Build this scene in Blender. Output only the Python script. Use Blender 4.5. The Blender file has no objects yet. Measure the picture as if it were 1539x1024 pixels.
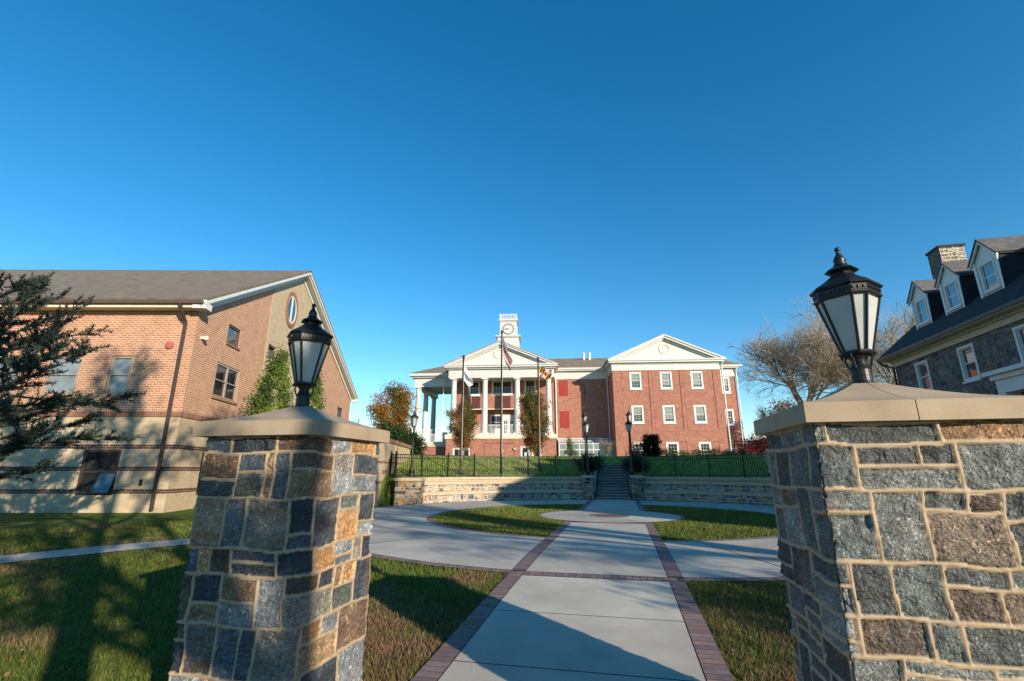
import bpy, math, random
import numpy as np
from mathutils import Vector, Matrix
R = math.radians
scene = bpy.context.scene
COL = scene.collection

# ------------------------------------------------------------------ camera
cam_d = bpy.data.cameras.new('camera'); cam = bpy.data.objects.new('camera', cam_d); COL.objects.link(cam)
cam.location = (0, 0, 1.9)
cam.rotation_euler = (R(90 + 15.188), 0, R(12.474))
cam_d.sensor_width = 36; cam_d.lens = 16.889; cam_d.clip_start = 0.05; cam_d.clip_end = 3000
scene.camera = cam
# ------------------------------------------------------------------ sky and sun
SUN_EL, SUN_AZ = R(17.5), R(130.5)            # azimuth clockwise from +Y
world = bpy.data.worlds.new('World'); scene.world = world; world.use_nodes = True
nt = world.node_tree; nt.nodes.clear()
sky = nt.nodes.new('ShaderNodeTexSky'); sky.sky_type = 'NISHITA'; sky.sun_disc = False
sky.sun_elevation = SUN_EL; sky.sun_rotation = SUN_AZ
sky.air_density = 1.0; sky.dust_density = 0.0; sky.ozone_density = 2.5; sky.altitude = 100
hs = nt.nodes.new('ShaderNodeHueSaturation'); hs.inputs['Saturation'].default_value = 1.36; hs.inputs['Hue'].default_value = 0.494
bg = nt.nodes.new('ShaderNodeBackground'); bg.inputs['Strength'].default_value = 0.142
wo = nt.nodes.new('ShaderNodeOutputWorld')
nt.links.new(sky.outputs[0], hs.inputs['Color']); nt.links.new(hs.outputs[0], bg.inputs[0]); nt.links.new(bg.outputs[0], wo.inputs[0])
sun_d = bpy.data.lights.new('sun', 'SUN'); sun = bpy.data.objects.new('sun', sun_d); COL.objects.link(sun)
sun_d.energy = 4.8; sun_d.angle = R(0.5); sun_d.color = (1.0, 0.86, 0.68)
SD = Vector((math.sin(SUN_AZ) * math.cos(SUN_EL), math.cos(SUN_AZ) * math.cos(SUN_EL), math.sin(SUN_EL)))
sun.rotation_euler = SD.to_track_quat('Z', 'Y').to_euler()
scene.view_settings.view_transform = 'Standard'; scene.view_settings.look = 'None'
scene.view_settings.exposure = 0.52; scene.view_settings.gamma = 1.0
scene.cycles.max_bounces = 6; scene.cycles.transparent_max_bounces = 8

# ------------------------------------------------------------------ materials
MATS = {}
def mk(name, col, rough=0.7, var=0.12, vs=3.0, bump=0.0, bs=40.0, metal=0.0, spec=0.5, attr=False, grain=0.0, gs=200.0, transl=0.0, coat=0.0, stain=0.0, st_s=0.5):
    m = bpy.data.materials.new(name); m.use_nodes = True; n = m.node_tree; N = n.nodes; L = n.links
    p = N['Principled BSDF']; p.inputs['Roughness'].default_value = rough; p.inputs['Metallic'].default_value = metal
    p.inputs['Specular IOR Level'].default_value = spec; p.inputs['Coat Weight'].default_value = coat
    tc = N.new('ShaderNodeTexCoord')
    def noise(s, det=4):
        t = N.new('ShaderNodeTexNoise'); t.inputs['Scale'].default_value = s; t.inputs['Detail'].default_value = det
        L.new(tc.outputs['Object'], t.inputs['Vector']); return t
    if attr:
        a = N.new('ShaderNodeAttribute'); a.attribute_name = 'Col'; out = a.outputs['Color']
    else:
        r = N.new('ShaderNodeRGB'); r.outputs[0].default_value = (*col, 1); out = r.outputs[0]
    def modul(out, tex, lo, hi):
        mr = N.new('ShaderNodeMapRange'); mr.inputs[1].default_value = 0.3; mr.inputs[2].default_value = 0.7
        mr.inputs[3].default_value = lo; mr.inputs[4].default_value = hi
        L.new(tex.outputs[0], mr.inputs[0])
        v = N.new('ShaderNodeVectorMath'); v.operation = 'SCALE'
        L.new(out, v.inputs[0]); L.new(mr.outputs[0], v.inputs['Scale']); return v.outputs[0]
    if var: out = modul(out, noise(vs, 6), 1 - var, 1 + var)
    if grain: out = modul(out, noise(gs, 2), 1 - grain, 1 + grain)
    if stain: out = modul(out, noise(st_s, 3), 1 - stain, 1 + stain)
    L.new(out, p.inputs['Base Color'])
    if bump:
        b = N.new('ShaderNodeBump'); b.inputs['Strength'].default_value = bump; b.inputs['Distance'].default_value = 0.02
        L.new(noise(bs, 5).outputs[0], b.inputs['Height']); L.new(b.outputs[0], p.inputs['Normal'])
    if transl:
        t = N.new('ShaderNodeBsdfTranslucent'); L.new(out, t.inputs['Color'])
        mx = N.new('ShaderNodeMixShader'); mx.inputs[0].default_value = transl
        L.new(p.outputs[0], mx.inputs[1]); L.new(t.outputs[0], mx.inputs[2]); L.new(mx.outputs[0], N['Material Output'].inputs[0])
    MATS[name] = m; return m

def mk_brick(name, c1, c2, mortar, bw=0.215, bh=0.075, ms=0.010, soldier=False, var=0.15):
    m = bpy.data.materials.new(name); m.use_nodes = True; n = m.node_tree; N = n.nodes; L = n.links
    p = N['Principled BSDF']; p.inputs['Roughness'].default_value = 0.85; p.inputs['Specular IOR Level'].default_value = 0.25
    uv = N.new('ShaderNodeUVMap'); br = N.new('ShaderNodeTexBrick')
    br.offset = 0.0 if soldier else 0.5
    br.inputs['Scale'].default_value = 1; br.inputs['Brick Width'].default_value = bw; br.inputs['Row Height'].default_value = bh
    br.inputs['Mortar Size'].default_value = ms * 0.5; br.inputs['Mortar Smooth'].default_value = 0.3; br.inputs['Bias'].default_value = 0.0
    br.inputs['Color1'].default_value = (*c1, 1); br.inputs['Color2'].default_value = (*c2, 1); br.inputs['Mortar'].default_value = (*mortar, 1)
    L.new(uv.outputs[0], br.inputs['Vector'])
    no = N.new('ShaderNodeTexNoise'); no.inputs['Scale'].default_value = 1.6; no.inputs['Detail'].default_value = 8; no.inputs['Roughness'].default_value = 0.72
    L.new(uv.outputs[0], no.inputs['Vector'])
    mr = N.new('ShaderNodeMapRange'); mr.inputs[1].default_value = 0.3; mr.inputs[2].default_value = 0.7; mr.inputs[3].default_value = 1 - var; mr.inputs[4].default_value = 1 + var
    L.new(no.outputs[0], mr.inputs[0])
    v = N.new('ShaderNodeVectorMath'); v.operation = 'SCALE'; L.new(br.outputs['Color'], v.inputs[0]); L.new(mr.outputs[0], v.inputs['Scale'])
    L.new(v.outputs[0], p.inputs['Base Color'])
    b = N.new('ShaderNodeBump'); b.inputs['Strength'].default_value = 0.6; b.inputs['Distance'].default_value = 0.008; b.invert = True
    L.new(br.outputs['Fac'], b.inputs['Height']); L.new(b.outputs[0], p.inputs['Normal'])
    MATS[name] = m; return m

def mk_shingle(name, c1, c2, w=0.3, h=0.14):
    m = mk_brick(name, c1, c2, tuple(0.55 * c for c in c1), w, h, 0.012, var=0.2)
    return m

def mk_glass(name, col, rough=0.04, ior=1.9, var=0.3, vs=0.8):
    m = mk(name, col, rough, var=var, vs=vs, spec=0.5); p = m.node_tree.nodes['Principled BSDF']; p.inputs['IOR'].default_value = ior
    return m

mk_brick('brick_pink', (0.49, 0.22, 0.122), (0.38, 0.158, 0.085), (0.60, 0.47, 0.345), 0.245, 0.094, 0.030)
mk('tan_paint', (0.50, 0.425, 0.31), 0.55, var=0.06)
mk('tan_frame', (0.33, 0.29, 0.235), 0.5, var=0.06)
mk_brick('brick_beige', (0.55, 0.435, 0.29), (0.47, 0.365, 0.235), (0.47, 0.37, 0.25), 0.36, 0.094, 0.012, var=0.1)
mk_brick('brick_band', (0.11, 0.05, 0.038), (0.075, 0.035, 0.03), (0.36, 0.27, 0.19), 0.245, 0.094, 0.022)
mk_brick('brick_soldier', (0.30, 0.135, 0.075), (0.22, 0.09, 0.055), (0.42, 0.33, 0.25), 0.09, 0.3, 0.014, soldier=True)
mk_brick('brick_red', (0.41, 0.165, 0.108), (0.27, 0.098, 0.068), (0.46, 0.34, 0.27), 0.215, 0.078, 0.013, var=0.2)
mk_brick('brick_dark', (0.13, 0.035, 0.025), (0.10, 0.028, 0.02), (0.16, 0.08, 0.06), 0.215, 0.078, 0.012)
mk_shingle('shingle_grey', (0.23, 0.19, 0.145), (0.16, 0.135, 0.105), 0.33, 0.17)
mk_shingle('shingle_tan', (0.27, 0.215, 0.15), (0.21, 0.165, 0.115), 0.4, 0.2)
mk_shingle('slate_dark', (0.045, 0.047, 0.052), (0.03, 0.032, 0.036), 0.25, 0.18)
mk_shingle('slate_dormer', (0.16, 0.15, 0.14), (0.11, 0.105, 0.10), 0.22, 0.13)
mk('white_paint', (0.56, 0.555, 0.535), 0.5, var=0.04, vs=1.5)
mk('cream_paint', (0.70, 0.62, 0.47), 0.55, var=0.05, vs=1.5)
mk('white_trim', (0.66, 0.65, 0.62), 0.5, var=0.05, vs=2)
mk('black_iron', (0.011, 0.011, 0.013), 0.42, var=0.2, vs=20, spec=0.5, bump=0.05, bs=90)
mk('dark_bronze', (0.05, 0.035, 0.028), 0.45, var=0.15, vs=8)
mk('brown_metal', (0.10, 0.06, 0.045), 0.5, var=0.12, vs=4)
mk('red_shutter', (0.30, 0.022, 0.018), 0.55, var=0.06)
mk('red_panel', (0.095, 0.022, 0.02), 0.6, var=0.1)
mk('frosted_glass', (0.50, 0.53, 0.52), 0.30, var=0.08, vs=6, transl=0.06)
mk_glass('glass_dark', (0.016, 0.02, 0.024), 0.03, 1.5)
mk_glass('glass_sky', (0.05, 0.075, 0.09), 0.03, 2.3)
mk('blind', (0.19, 0.225, 0.21), 0.5, var=0.1, vs=3)
mk_glass('glass_blind', (0.075, 0.095, 0.09), 0.10, 1.6, 0.4, 2.0)
mk_glass('glass_curtain', (0.20, 0.235, 0.25), 0.08, 1.6, 0.25, 3.0)
mk('pole_bronze', (0.035, 0.024, 0.018), 0.4, var=0.1, metal=0.3)
mk('limestone', (0.47, 0.375, 0.255), 0.8, var=0.12, vs=3.5, bump=0.12, bs=120, grain=0.08, gs=160)
mk('capstone', (0.36, 0.275, 0.185), 0.78, var=0.13, vs=4, bump=0.12, bs=150, grain=0.10, gs=220, stain=0.1, st_s=1.2)
mk('stone', (0.2, 0.2, 0.2), 0.68, var=0.24, vs=24, bump=0.8, bs=75, attr=True, grain=0.6, gs=170, spec=0.5)
def mask_stone(m):           # grain and roughness only on the stones, the pointing stays smooth
    n = m.node_tree; N = n.nodes; L = n.links; p = N['Principled BSDF']; a = [q for q in N if q.bl_idname == 'ShaderNodeAttribute'][0]
    src = p.inputs['Base Color'].links[0].from_socket; mx = N.new('ShaderNodeMix'); mx.data_type = 'RGBA'
    L.new(a.outputs['Alpha'], mx.inputs[0]); L.new(a.outputs['Color'], mx.inputs[6]); L.new(src, mx.inputs[7]); L.new(mx.outputs[2], p.inputs['Base Color'])
    b = [q for q in N if q.bl_idname == 'ShaderNodeBump'][0]; mu = N.new('ShaderNodeMath'); mu.operation = 'MULTIPLY_ADD'; mu.inputs[1].default_value = .72; mu.inputs[2].default_value = .08
    L.new(a.outputs['Alpha'], mu.inputs[0]); L.new(mu.outputs[0], b.inputs['Strength'])
mask_stone(MATS['stone'])
mk('stone_far', (0.2, 0.2, 0.2), 0.85, var=0.15, vs=8, bump=0.3, bs=20, attr=True, grain=0.15, gs=50)
mk('concrete', (0.46, 0.435, 0.385), 0.85, var=0.14, vs=1.6, bump=0.15, bs=150, grain=0.10, gs=120, stain=0.16, st_s=0.45, attr=True)
mk('joint_dark', (0.045, 0.042, 0.04), 0.95)
mk('paver', (0.3, 0.15, 0.12), 0.85, var=0.15, vs=9, bump=0.2, bs=90, attr=True, grain=0.12, gs=90)
mk('grass_ground', (0.05, 0.08, 0.02), 0.95, var=0.35, vs=2.2, bump=0.9, bs=14, attr=True, grain=0.5, gs=24, spec=0.1, stain=0.15, st_s=0.4)
mk('grass_blade', (0.05, 0.09, 0.02), 0.6, var=0.0, attr=True, spec=0.2, transl=0.3)
mk('leaf', (0.05, 0.09, 0.02), 0.6, var=0.0, attr=True, spec=0.2, transl=0.3)
mk('needle', (0.02, 0.04, 0.03), 0.6, var=0.0, attr=True, spec=0.3, transl=0.1)
mk('bark', (0.13, 0.10, 0.075), 0.9, var=0.3, vs=8, bump=0.6, bs=25)
mk('bark_pale', (0.27, 0.215, 0.155), 0.9, var=0.25, vs=5, bump=0.4, bs=25)
mk('twig', (0.33, 0.26, 0.185), 0.9, var=0.25, vs=2)
mk('cloth', (0.5, 0.5, 0.5), 0.8, var=0.04, attr=True, spec=0.1, transl=0.25)
mk('bell_red', (0.40, 0.12, 0.09), 0.5)
mk('interior', (0.03, 0.028, 0.026), 0.9)
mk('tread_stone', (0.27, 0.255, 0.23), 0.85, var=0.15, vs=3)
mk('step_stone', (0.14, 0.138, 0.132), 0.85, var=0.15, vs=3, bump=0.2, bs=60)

# ------------------------------------------------------------------ builders
class MB:
    def __init__(s): s.V, s.F, s.M = [], [], []
    def face(s, pts, m=0):
        i = len(s.V); s.V += [tuple(p) for p in pts]; s.F.append(tuple(range(i, i + len(pts)))); s.M.append(m)
    def hexa(s, b, t, m=0):           # b, t: 4 bottom + 4 top points, counter-clockwise seen from above
        i = len(s.V); s.V += [tuple(p) for p in b] + [tuple(p) for p in t]
        for f in ((3, 2, 1, 0), (4, 5, 6, 7), (0, 1, 5, 4), (1, 2, 6, 5), (2, 3, 7, 6), (3, 0, 4, 7)):
            s.F.append(tuple(i + k for k in f)); s.M.append(m)
    def box(s, x0, x1, y0, y1, z0, z1, m=0):
        s.hexa([(x0, y0, z0), (x1, y0, z0), (x1, y1, z0), (x0, y1, z0)], [(x0, y0, z1), (x1, y0, z1), (x1, y1, z1), (x0, y1, z1)], m)
    def fbox(s, fr, u0, u1, z0, z1, d0, d1, m=0):   # box in a wall frame: u along the wall, z up, d outward
        o, ux, n = fr
        P = lambda u, d, z: (o[0] + ux[0] * u + n[0] * d, o[1] + ux[1] * u + n[1] * d, o[2] + z)
        s.hexa([P(u0, d1, z0), P(u1, d1, z0), P(u1, d0, z0), P(u0, d0, z0)], [P(u0, d1, z1), P(u1, d1, z1), P(u1, d0, z1), P(u0, d0, z1)], m)
    def slab(s, pts, th, m=0):        # polygon with thickness downward along its normal
        p = [Vector(q) for q in pts]; n = (p[1] - p[0]).cross(p[2] - p[0]).normalized()
        if n.z < 0: n = -n; p.reverse()
        q = [v - n * th for v in p]; s.face(p, m); s.face(q[::-1], m)
        for k in range(len(p)):
            j = (k + 1) % len(p); s.face([p[k], q[k], q[j], p[j]], m)
    def prism(s, poly, axis, a, b, m=0):    # poly in the two other axes, extruded along axis
        def P(q, c):
            return (c, q[0], q[1]) if axis == 0 else (q[0], c, q[1]) if axis == 1 else (q[0], q[1], c)
        s.face([P(q, a) for q in poly], m); s.face([P(q, b) for q in poly][::-1], m)
        for k in range(len(poly)):
            j = (k + 1) % len(poly); s.face([P(poly[k], a), P(poly[k], b), P(poly[j], b), P(poly[j], a)], m)
    def tube(s, pts, rad, n=8, m=0, cap=True):
        pts = [Vector(p) for p in pts]; rings = []
        if not hasattr(rad, '__len__'): rad = [rad] * len(pts)
        d0 = (pts[1] - pts[0]).normalized(); a = Vector((0, 0, 1)) if abs(d0.z) < .9 else Vector((1, 0, 0))
        u = d0.cross(a).normalized()
        for k, p in enumerate(pts):
            d = (pts[min(k + 1, len(pts) - 1)] - pts[max(k - 1, 0)]).normalized()
            u = (u - d * u.dot(d)).normalized(); v = d.cross(u); i = len(s.V); rings.append(i)
            for j in range(n):
                t = 2 * math.pi * j / n; s.V.append(tuple(p + (u * math.cos(t) + v * math.sin(t)) * rad[k]))
        for a_, b_ in zip(rings, rings[1:]):
            for j in range(n): s.F.append((a_ + j, a_ + (j + 1) % n, b_ + (j + 1) % n, b_ + j)); s.M.append(m)
        if cap:
            s.F.append(tuple(rings[0] + j for j in range(n))[::-1]); s.M.append(m)
            s.F.append(tuple(rings[-1] + j for j in range(n))); s.M.append(m)
    def lathe(s, prof, c=(0, 0, 0), n=16, m=0):     # prof: (radius, z)
        base = len(s.V)
        for r, z in prof:
            for j in range(n):
                t = 2 * math.pi * j / n; s.V.append((c[0] + r * math.cos(t), c[1] + r * math.sin(t), c[2] + z))
        for k in range(len(prof) - 1):
            for j in range(n):
                a = base + k * n; b = a + n; s.F.append((a + j, a + (j + 1) % n, b + (j + 1) % n, b + j)); s.M.append(m)
        s.F.append(tuple(base + j for j in range(n))[::-1]); s.M.append(m)
        e = base + (len(prof) - 1) * n; s.F.append(tuple(e + j for j in range(n))); s.M.append(m)
    def loft(s, rings, m=0, cap=True):
        n = len(rings[0]); base = len(s.V)
        for r in rings: s.V += [tuple(p) for p in r]
        for k in range(len(rings) - 1):
            for j in range(n):
                a = base + k * n; b = a + n; s.F.append((a + j, a + (j + 1) % n, b + (j + 1) % n, b + j)); s.M.append(m)
        if cap:
            s.F.append(tuple(base + j for j in range(n))[::-1]); s.M.append(m)
            e = base + (len(rings) - 1) * n; s.F.append(tuple(e + j for j in range(n))); s.M.append(m)
    def wall(s, fr, u0, u1, z0, z1, ops=(), reveal=0.15, m=0, clip=None, mr=None):
        o, ux, n = fr; mr = m if mr is None else mr
        P = lambda u, z, d=0: (o[0] + ux[0] * u + n[0] * d, o[1] + ux[1] * u + n[1] * d, o[2] + z)
        us = sorted({u0, u1} | {c for a in ops for c in a[:2] if u0 < c < u1}); zs = sorted({z0, z1} | {c for a in ops for c in a[2:4] if z0 < c < z1})
        for a, b in zip(us, us[1:]):
            for c, d in zip(zs, zs[1:]):
                mu, mz = (a + b) / 2, (c + d) / 2
                if any(q[0] < mu < q[1] and q[2] < mz < q[3] for q in ops): continue
                poly = [(a, c), (b, c), (b, d), (a, d)]
                for (ca, cb, cc) in (clip or ()):       # keep ca*u+cb*z<=cc
                    new = []
                    for k in range(len(poly)):
                        p, q = poly[k], poly[(k + 1) % len(poly)]; fp = ca * p[0] + cb * p[1] - cc; fq = ca * q[0] + cb * q[1] - cc
                        if fp <= 0: new.append(p)
                        if (fp < 0 < fq) or (fq < 0 < fp):
                            t = fp / (fp - fq); new.append((p[0] + t * (q[0] - p[0]), p[1] + t * (q[1] - p[1])))
                    poly = new
                    if len(poly) < 3: break
                if len(poly) >= 3: s.face([P(*q) for q in poly], m)
        for (a, b, c, d) in ops:
            lo_, hi_ = max(c, z0), min(d, z1)
            if reveal and lo_ < hi_:
                s.face([P(a, lo_), P(a, lo_, -reveal), P(a, hi_, -reveal), P(a, hi_)][::-1], mr); s.face([P(b, lo_), P(b, lo_, -reveal), P(b, hi_, -reveal), P(b, hi_)], mr)
                if d <= z1: s.face([P(a, d), P(b, d), P(b, d, -reveal), P(a, d, -reveal)][::-1], mr)
                if c >= z0: s.face([P(a, c), P(b, c), P(b, c, -reveal), P(a, c, -reveal)], mr)
    def build(s, name, mats, parent=None, smooth=False, loc=None, label=None):
        me = bpy.data.meshes.new(name); me.from_pydata(s.V, [], s.F)
        mats = [mats] if isinstance(mats, str) else mats
        for k in mats: me.materials.append(MATS[k])
        if len(mats) > 1: me.polygons.foreach_set('material_index', s.M)
        if s.F:
            nl = len(me.loops); vi = np.empty(nl, np.int32); me.loops.foreach_get('vertex_index', vi)
            co = np.array(s.V, np.float64)[vi]
            nf = len(me.polygons); nr = np.empty(nf * 3); me.polygons.foreach_get('normal', nr); nr = nr.reshape(-1, 3)
            lt = np.empty(nf, np.int32); me.polygons.foreach_get('loop_total', lt); nn = np.repeat(nr, lt, 0)
            flat = np.abs(nn[:, 2]) > 0.97
            t = np.stack([-nn[:, 1], nn[:, 0], np.zeros(nl)], 1); ln = np.linalg.norm(t, axis=1); t[flat] = (1, 0, 0); t[~flat] /= ln[~flat][:, None]
            b = np.cross(nn, t); b[flat] = (0, 1, 0)
            uv = np.stack([(co * t).sum(1), (co * b).sum(1)], 1).astype(np.float32)
            ul = me.uv_layers.new(name='UVMap'); ul.data.foreach_set('uv', uv.ravel())
        if smooth: me.polygons.foreach_set('use_smooth', [True] * len(me.polygons))
        me.update()
        o = bpy.data.objects.new(name, me); COL.objects.link(o)
        if parent: o.parent = parent
        if loc: o.location = loc
        if label: o['label'] = label
        return o

def np_mesh(name, V, F, mat, col=None, parent=None, smooth=False):
    V = np.asarray(V, np.float32); F = np.asarray(F, np.int32); k = F.shape[1]
    me = bpy.data.meshes.new(name); me.vertices.add(len(V)); me.vertices.foreach_set('co', V.ravel())
    me.loops.add(F.size); me.loops.foreach_set('vertex_index', F.ravel()); me.polygons.add(len(F))
    me.polygons.foreach_set('loop_start', np.arange(0, F.size, k, dtype=np.int32))
    if smooth: me.polygons.foreach_set('use_smooth', np.ones(len(F), bool))
    me.update(calc_edges=True); me.validate()
    if col is not None:
        ca = me.color_attributes.new('Col', 'FLOAT_COLOR', 'POINT')
        ca.data.foreach_set('color', (col if np.shape(col)[1] == 4 else np.concatenate([col, np.ones((len(V), 1))], 1)).astype(np.float32).ravel())
    me.materials.append(MATS[mat])
    o = bpy.data.objects.new(name, me); COL.objects.link(o)
    if parent: o.parent = parent
    return o

def thing(name, label, cat, loc=(0, 0, 0), rz=0.0, group=None):
    o = bpy.data.objects.new(name, None); COL.objects.link(o); o.location = loc; o.rotation_euler = (0, 0, rz)
    o.empty_display_size = 0.3
    return tag(o, label, cat, group)
def tag(o, label, cat, group=None, kind=None):
    o['label'] = label; o['category'] = cat
    if group: o['group'] = group
    if kind: o['kind'] = kind
    return o
def struct(o): o['kind'] = 'structure'; return o
def copy_tree(o, parent=None):
    c = o.copy(); COL.objects.link(c)
    if parent: c.parent = parent
    for ch in list(o.children): copy_tree(ch, c)
    return c

# ------------------------------------------------------------------ noise and terrain
def vnoise(x, y, seed=0):
    xi = np.floor(x).astype(np.int64); yi = np.floor(y).astype(np.int64); fx = x - xi; fy = y - yi
    fx = fx * fx * (3 - 2 * fx); fy = fy * fy * (3 - 2 * fy)
    def h(a, b):
        n = (a * 374761393 + b * 668265263 + seed * 144665) & 0xffffffff; n = ((n ^ (n >> 13)) * 1274126177) & 0xffffffff
        return ((n ^ (n >> 16)) & 0xffff) / 65535.0
    return (h(xi, yi) * (1 - fx) + h(xi + 1, yi) * fx) * (1 - fy) + (h(xi, yi + 1) * (1 - fx) + h(xi + 1, yi + 1) * fx) * fy
def fbm(x, y, seed=0, oct=4):
    a, t, s = 0.5, 0, 0
    for k in range(oct): t = t + a * vnoise(x * 2 ** k, y * 2 ** k, seed + k); s += a; a *= 0.55
    return t / s
CX, CY = -0.53, 18.1
def sm(a, b, x):
    t = np.clip((x - a) / (b - a), 0, 1); return t * t * (3 - 2 * t)
ST0, ST1 = -1.55, 0.42          # stair corridor
def terrain(x, y, carve=False):
    x = np.asarray(x, float); y = np.asarray(y, float)
    g = np.where(y < 6, .043 * y, np.where(y < 11, .258 + .102 * (1 - (1 - np.clip((y - 6) / 5, 0, 1)) ** 2), .36))
    g = np.where(y < -10, -.43, g)
    r = np.hypot(x - CX, y - CY); a = np.degrees(np.arctan2(y - CY, x - CX))
    up = np.where(r < 10.95, .36, np.where(r < 17, 1.45 + (r - 10.95) * .225, 2.81 + (np.clip(r, 17, 45) - 17) * .018))
    back = sm(-5, 24, a) * (1 - sm(157.5, 186, a)) * np.where(a < -60, 0, 1)
    z = g + (up - .36) * back * np.where(r > 10.6, 1, 0)
    if carve: z = np.where((x > ST0) & (x < ST1) & (y > 27) & (y < 33.1), np.minimum(z, 0.3 + np.clip(y - 28.4, 0, 9) * .32), z)
    return z
def T(x, y): return float(terrain(x, y))
PXL, PXR, BW = -1.82, 0.80, 0.215
def on_path(x, y):
    r = np.hypot(x - CX, y - CY)
    p = ((x > -1.75) & (x < .62) & (y > 27) & (y < 34.2)) | ((x > PXL - .02) & (x < PXR + .02) & (y < 28.5)) | ((r > 6.05) & (r < 10.12)) | ((r > 6) & (r < 11.0) & (y > 20.5) & (x > -11)) | (r < 2.55)
    # side walk on the left
    t = ((x + 10.3) * 0.56 + (y - 8.75) * 0.83); s = (x + 10.3) * 0.83 - (y - 8.75) * 0.56
    return p | ((np.abs(s) < .6) & (t < 4) & (t > -8))
def dry(x, y):
    n = fbm(x * .9 + 3, y * .9, 11, 4); near = np.exp(-((y - 5.2) / 2.6) ** 2) * np.exp(-((np.abs(x + .5) - 1.9) / 1.0) ** 2)
    return np.clip((n - .56) * 5, 0, 1) * .55 * np.where(y < 12, 1, .5) + np.clip(near * 1.25 * (n + .2) - .3, 0, .8)
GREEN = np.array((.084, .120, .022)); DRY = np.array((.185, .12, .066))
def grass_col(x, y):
    d = np.clip(dry(x, y), 0, 1)[:, None]; v = (0.75 + .5 * fbm(x * .35, y * .35, 5, 3))[:, None]; v = v * (1 + .95 * sm(10.7, 11.3, np.hypot(x - CX, y - CY)) * sm(22, 25, y))[:, None]  # sunlight on the upper bank is put into a lighter grass colour
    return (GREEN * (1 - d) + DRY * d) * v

def axis_pts(lo, hi, a, b, fine, coarse):
    return np.unique(np.round(np.concatenate([np.linspace(lo, a, coarse), np.arange(a, b, fine), np.linspace(b, hi, coarse)]), 3))
gx = np.concatenate([[-900, -400, -200, -120, -80], axis_pts(-55, 45, -16, 14, .25, 20), [80, 120, 200, 400, 900]])
gy = np.concatenate([[-300, -100, -40], axis_pts(-20, 75, -2, 40, .25, 16), [110, 160, 250, 450, 900]])
GXm, GYm = np.meshgrid(gx, gy); nx_, ny_ = len(gx), len(gy)
gv = np.stack([GXm.ravel(), GYm.ravel(), terrain(GXm.ravel(), GYm.ravel(), True)], 1)
gi = np.arange(nx_ * ny_).reshape(ny_, nx_)
gf = np.stack([gi[:-1, :-1], gi[:-1, 1:], gi[1:, 1:], gi[1:, :-1]], -1).reshape(-1, 4)
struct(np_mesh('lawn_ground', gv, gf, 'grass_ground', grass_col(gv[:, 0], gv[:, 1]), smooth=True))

# ------------------------------------------------------------------ paths
rnd = random.Random(7)
class Sheet:                       # sheets that follow the ground
    def __init__(s): s.V, s.F, s.C = [], [], []
    def quad(s, pts, dz, col=(0, 0, 0), n=1):
        i = len(s.V)
        for (x, y) in pts: s.V.append((x, y, T(x, y) * 1.0 + dz)); s.C.append(col)
        s.F.append((i, i + 1, i + 2, i + 3))
    def rect(s, x0, x1, y0, y1, dz, col=(0, 0, 0), step=0.5):
        k = max(1, int((y1 - y0) / step)); ys = [y0 + (y1 - y0) * j / k for j in range(k + 1)]
        for a, b in zip(ys, ys[1:]): s.quad([(x0, a), (x1, a), (x1, b), (x0, b)], dz, col)
    def arc(s, r0, r1, a0, a1, dz, col=(0, 0, 0), n=8):
        for k in range(n):
            p = a0 + (a1 - a0) * k / n; q = a0 + (a1 - a0) * (k + 1) / n
            f = lambda r, t: (CX + r * math.cos(t), CY + r * math.sin(t))
            s.quad([f(r0, p), f(r1, p), f(r1, q), f(r0, q)], dz, col)
    def build(s, name, mat): return struct(np_mesh(name, s.V, s.F, mat, np.array(s.C)))
TAU = 2 * math.pi
bed = Sheet(); slab = Sheet(); pav = Sheet()
def flatz(dz): return dz
def pcol():
    return rnd.choice([(.24, .145, .125), (.20, .125, .11), (.17, .115, .11), (.27, .17, .14), (.20, .15, .145), (.23, .16, .15)])
def ccol():
    k = rnd.uniform(.84, 1.06); return (.485 * k, .445 * k * rnd.uniform(.985, 1.0), .37 * k * rnd.uniform(.96, 1.0))
# ring walk: bed, then slabs with joints
for k in range(96): bed.arc(6.05, 10.1, TAU * k / 96, TAU * (k + 1) / 96, .010, n=1)
NR = 14
for k in range(NR):
    a0 = TAU * k / NR + .003 + .11; a1 = TAU * (k + 1) / NR - .001 + .11
    for (ra, rb) in ((6.28, 9.88),):
        f = Sheet.arc; slab.arc(ra, rb, a0, a1, .020, ccol(), n=8)
for rr, w in ((6.06, .20), (9.895, .20)):
    n_ = int(TAU * rr / .105)
    for k in range(n_): pav.arc(rr, rr + w, TAU * k / n_, TAU * (k + .93) / n_, .021, pcol(), n=1)
# main path
bed.rect(PXL - .01, PXR + .01, -6, 28.0, .024, step=.25)
def path_slabs(y0, y1, joints):
    ys = [y0] + joints + [y1]
    for a, b in zip(ys, ys[1:]): slab.rect(PXL + BW + .012, PXR - BW - .012, a + .008, b - .008, .030, ccol(), step=.25)
path_slabs(-6, 7.93, [-2.5, .5, 3.0, 4.75, 6.45][0:4] + [6.2]); path_slabs(8.20, 15.62, [10.6, 13.1]); path_slabs(20.55, 28.0, [23.0, 25.5])
for side in (0, 1):
    x0 = PXL if side == 0 else PXR - BW
    y = -6.0
    while y < 28.0:
        r = math.hypot(x0 + .15 - CX, y - CY)
        if r > 2.42 and not (7.92 < y < 8.2): pav.rect(x0, x0 + BW, y, y + .098, .031, pcol(), step=1)
        y += .105
for k in range(int((PXR - PXL) / .105)): pav.rect(PXL + k * .105, PXL + k * .105 + .097, 7.95, 8.17, .032, pcol(), step=1)
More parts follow.
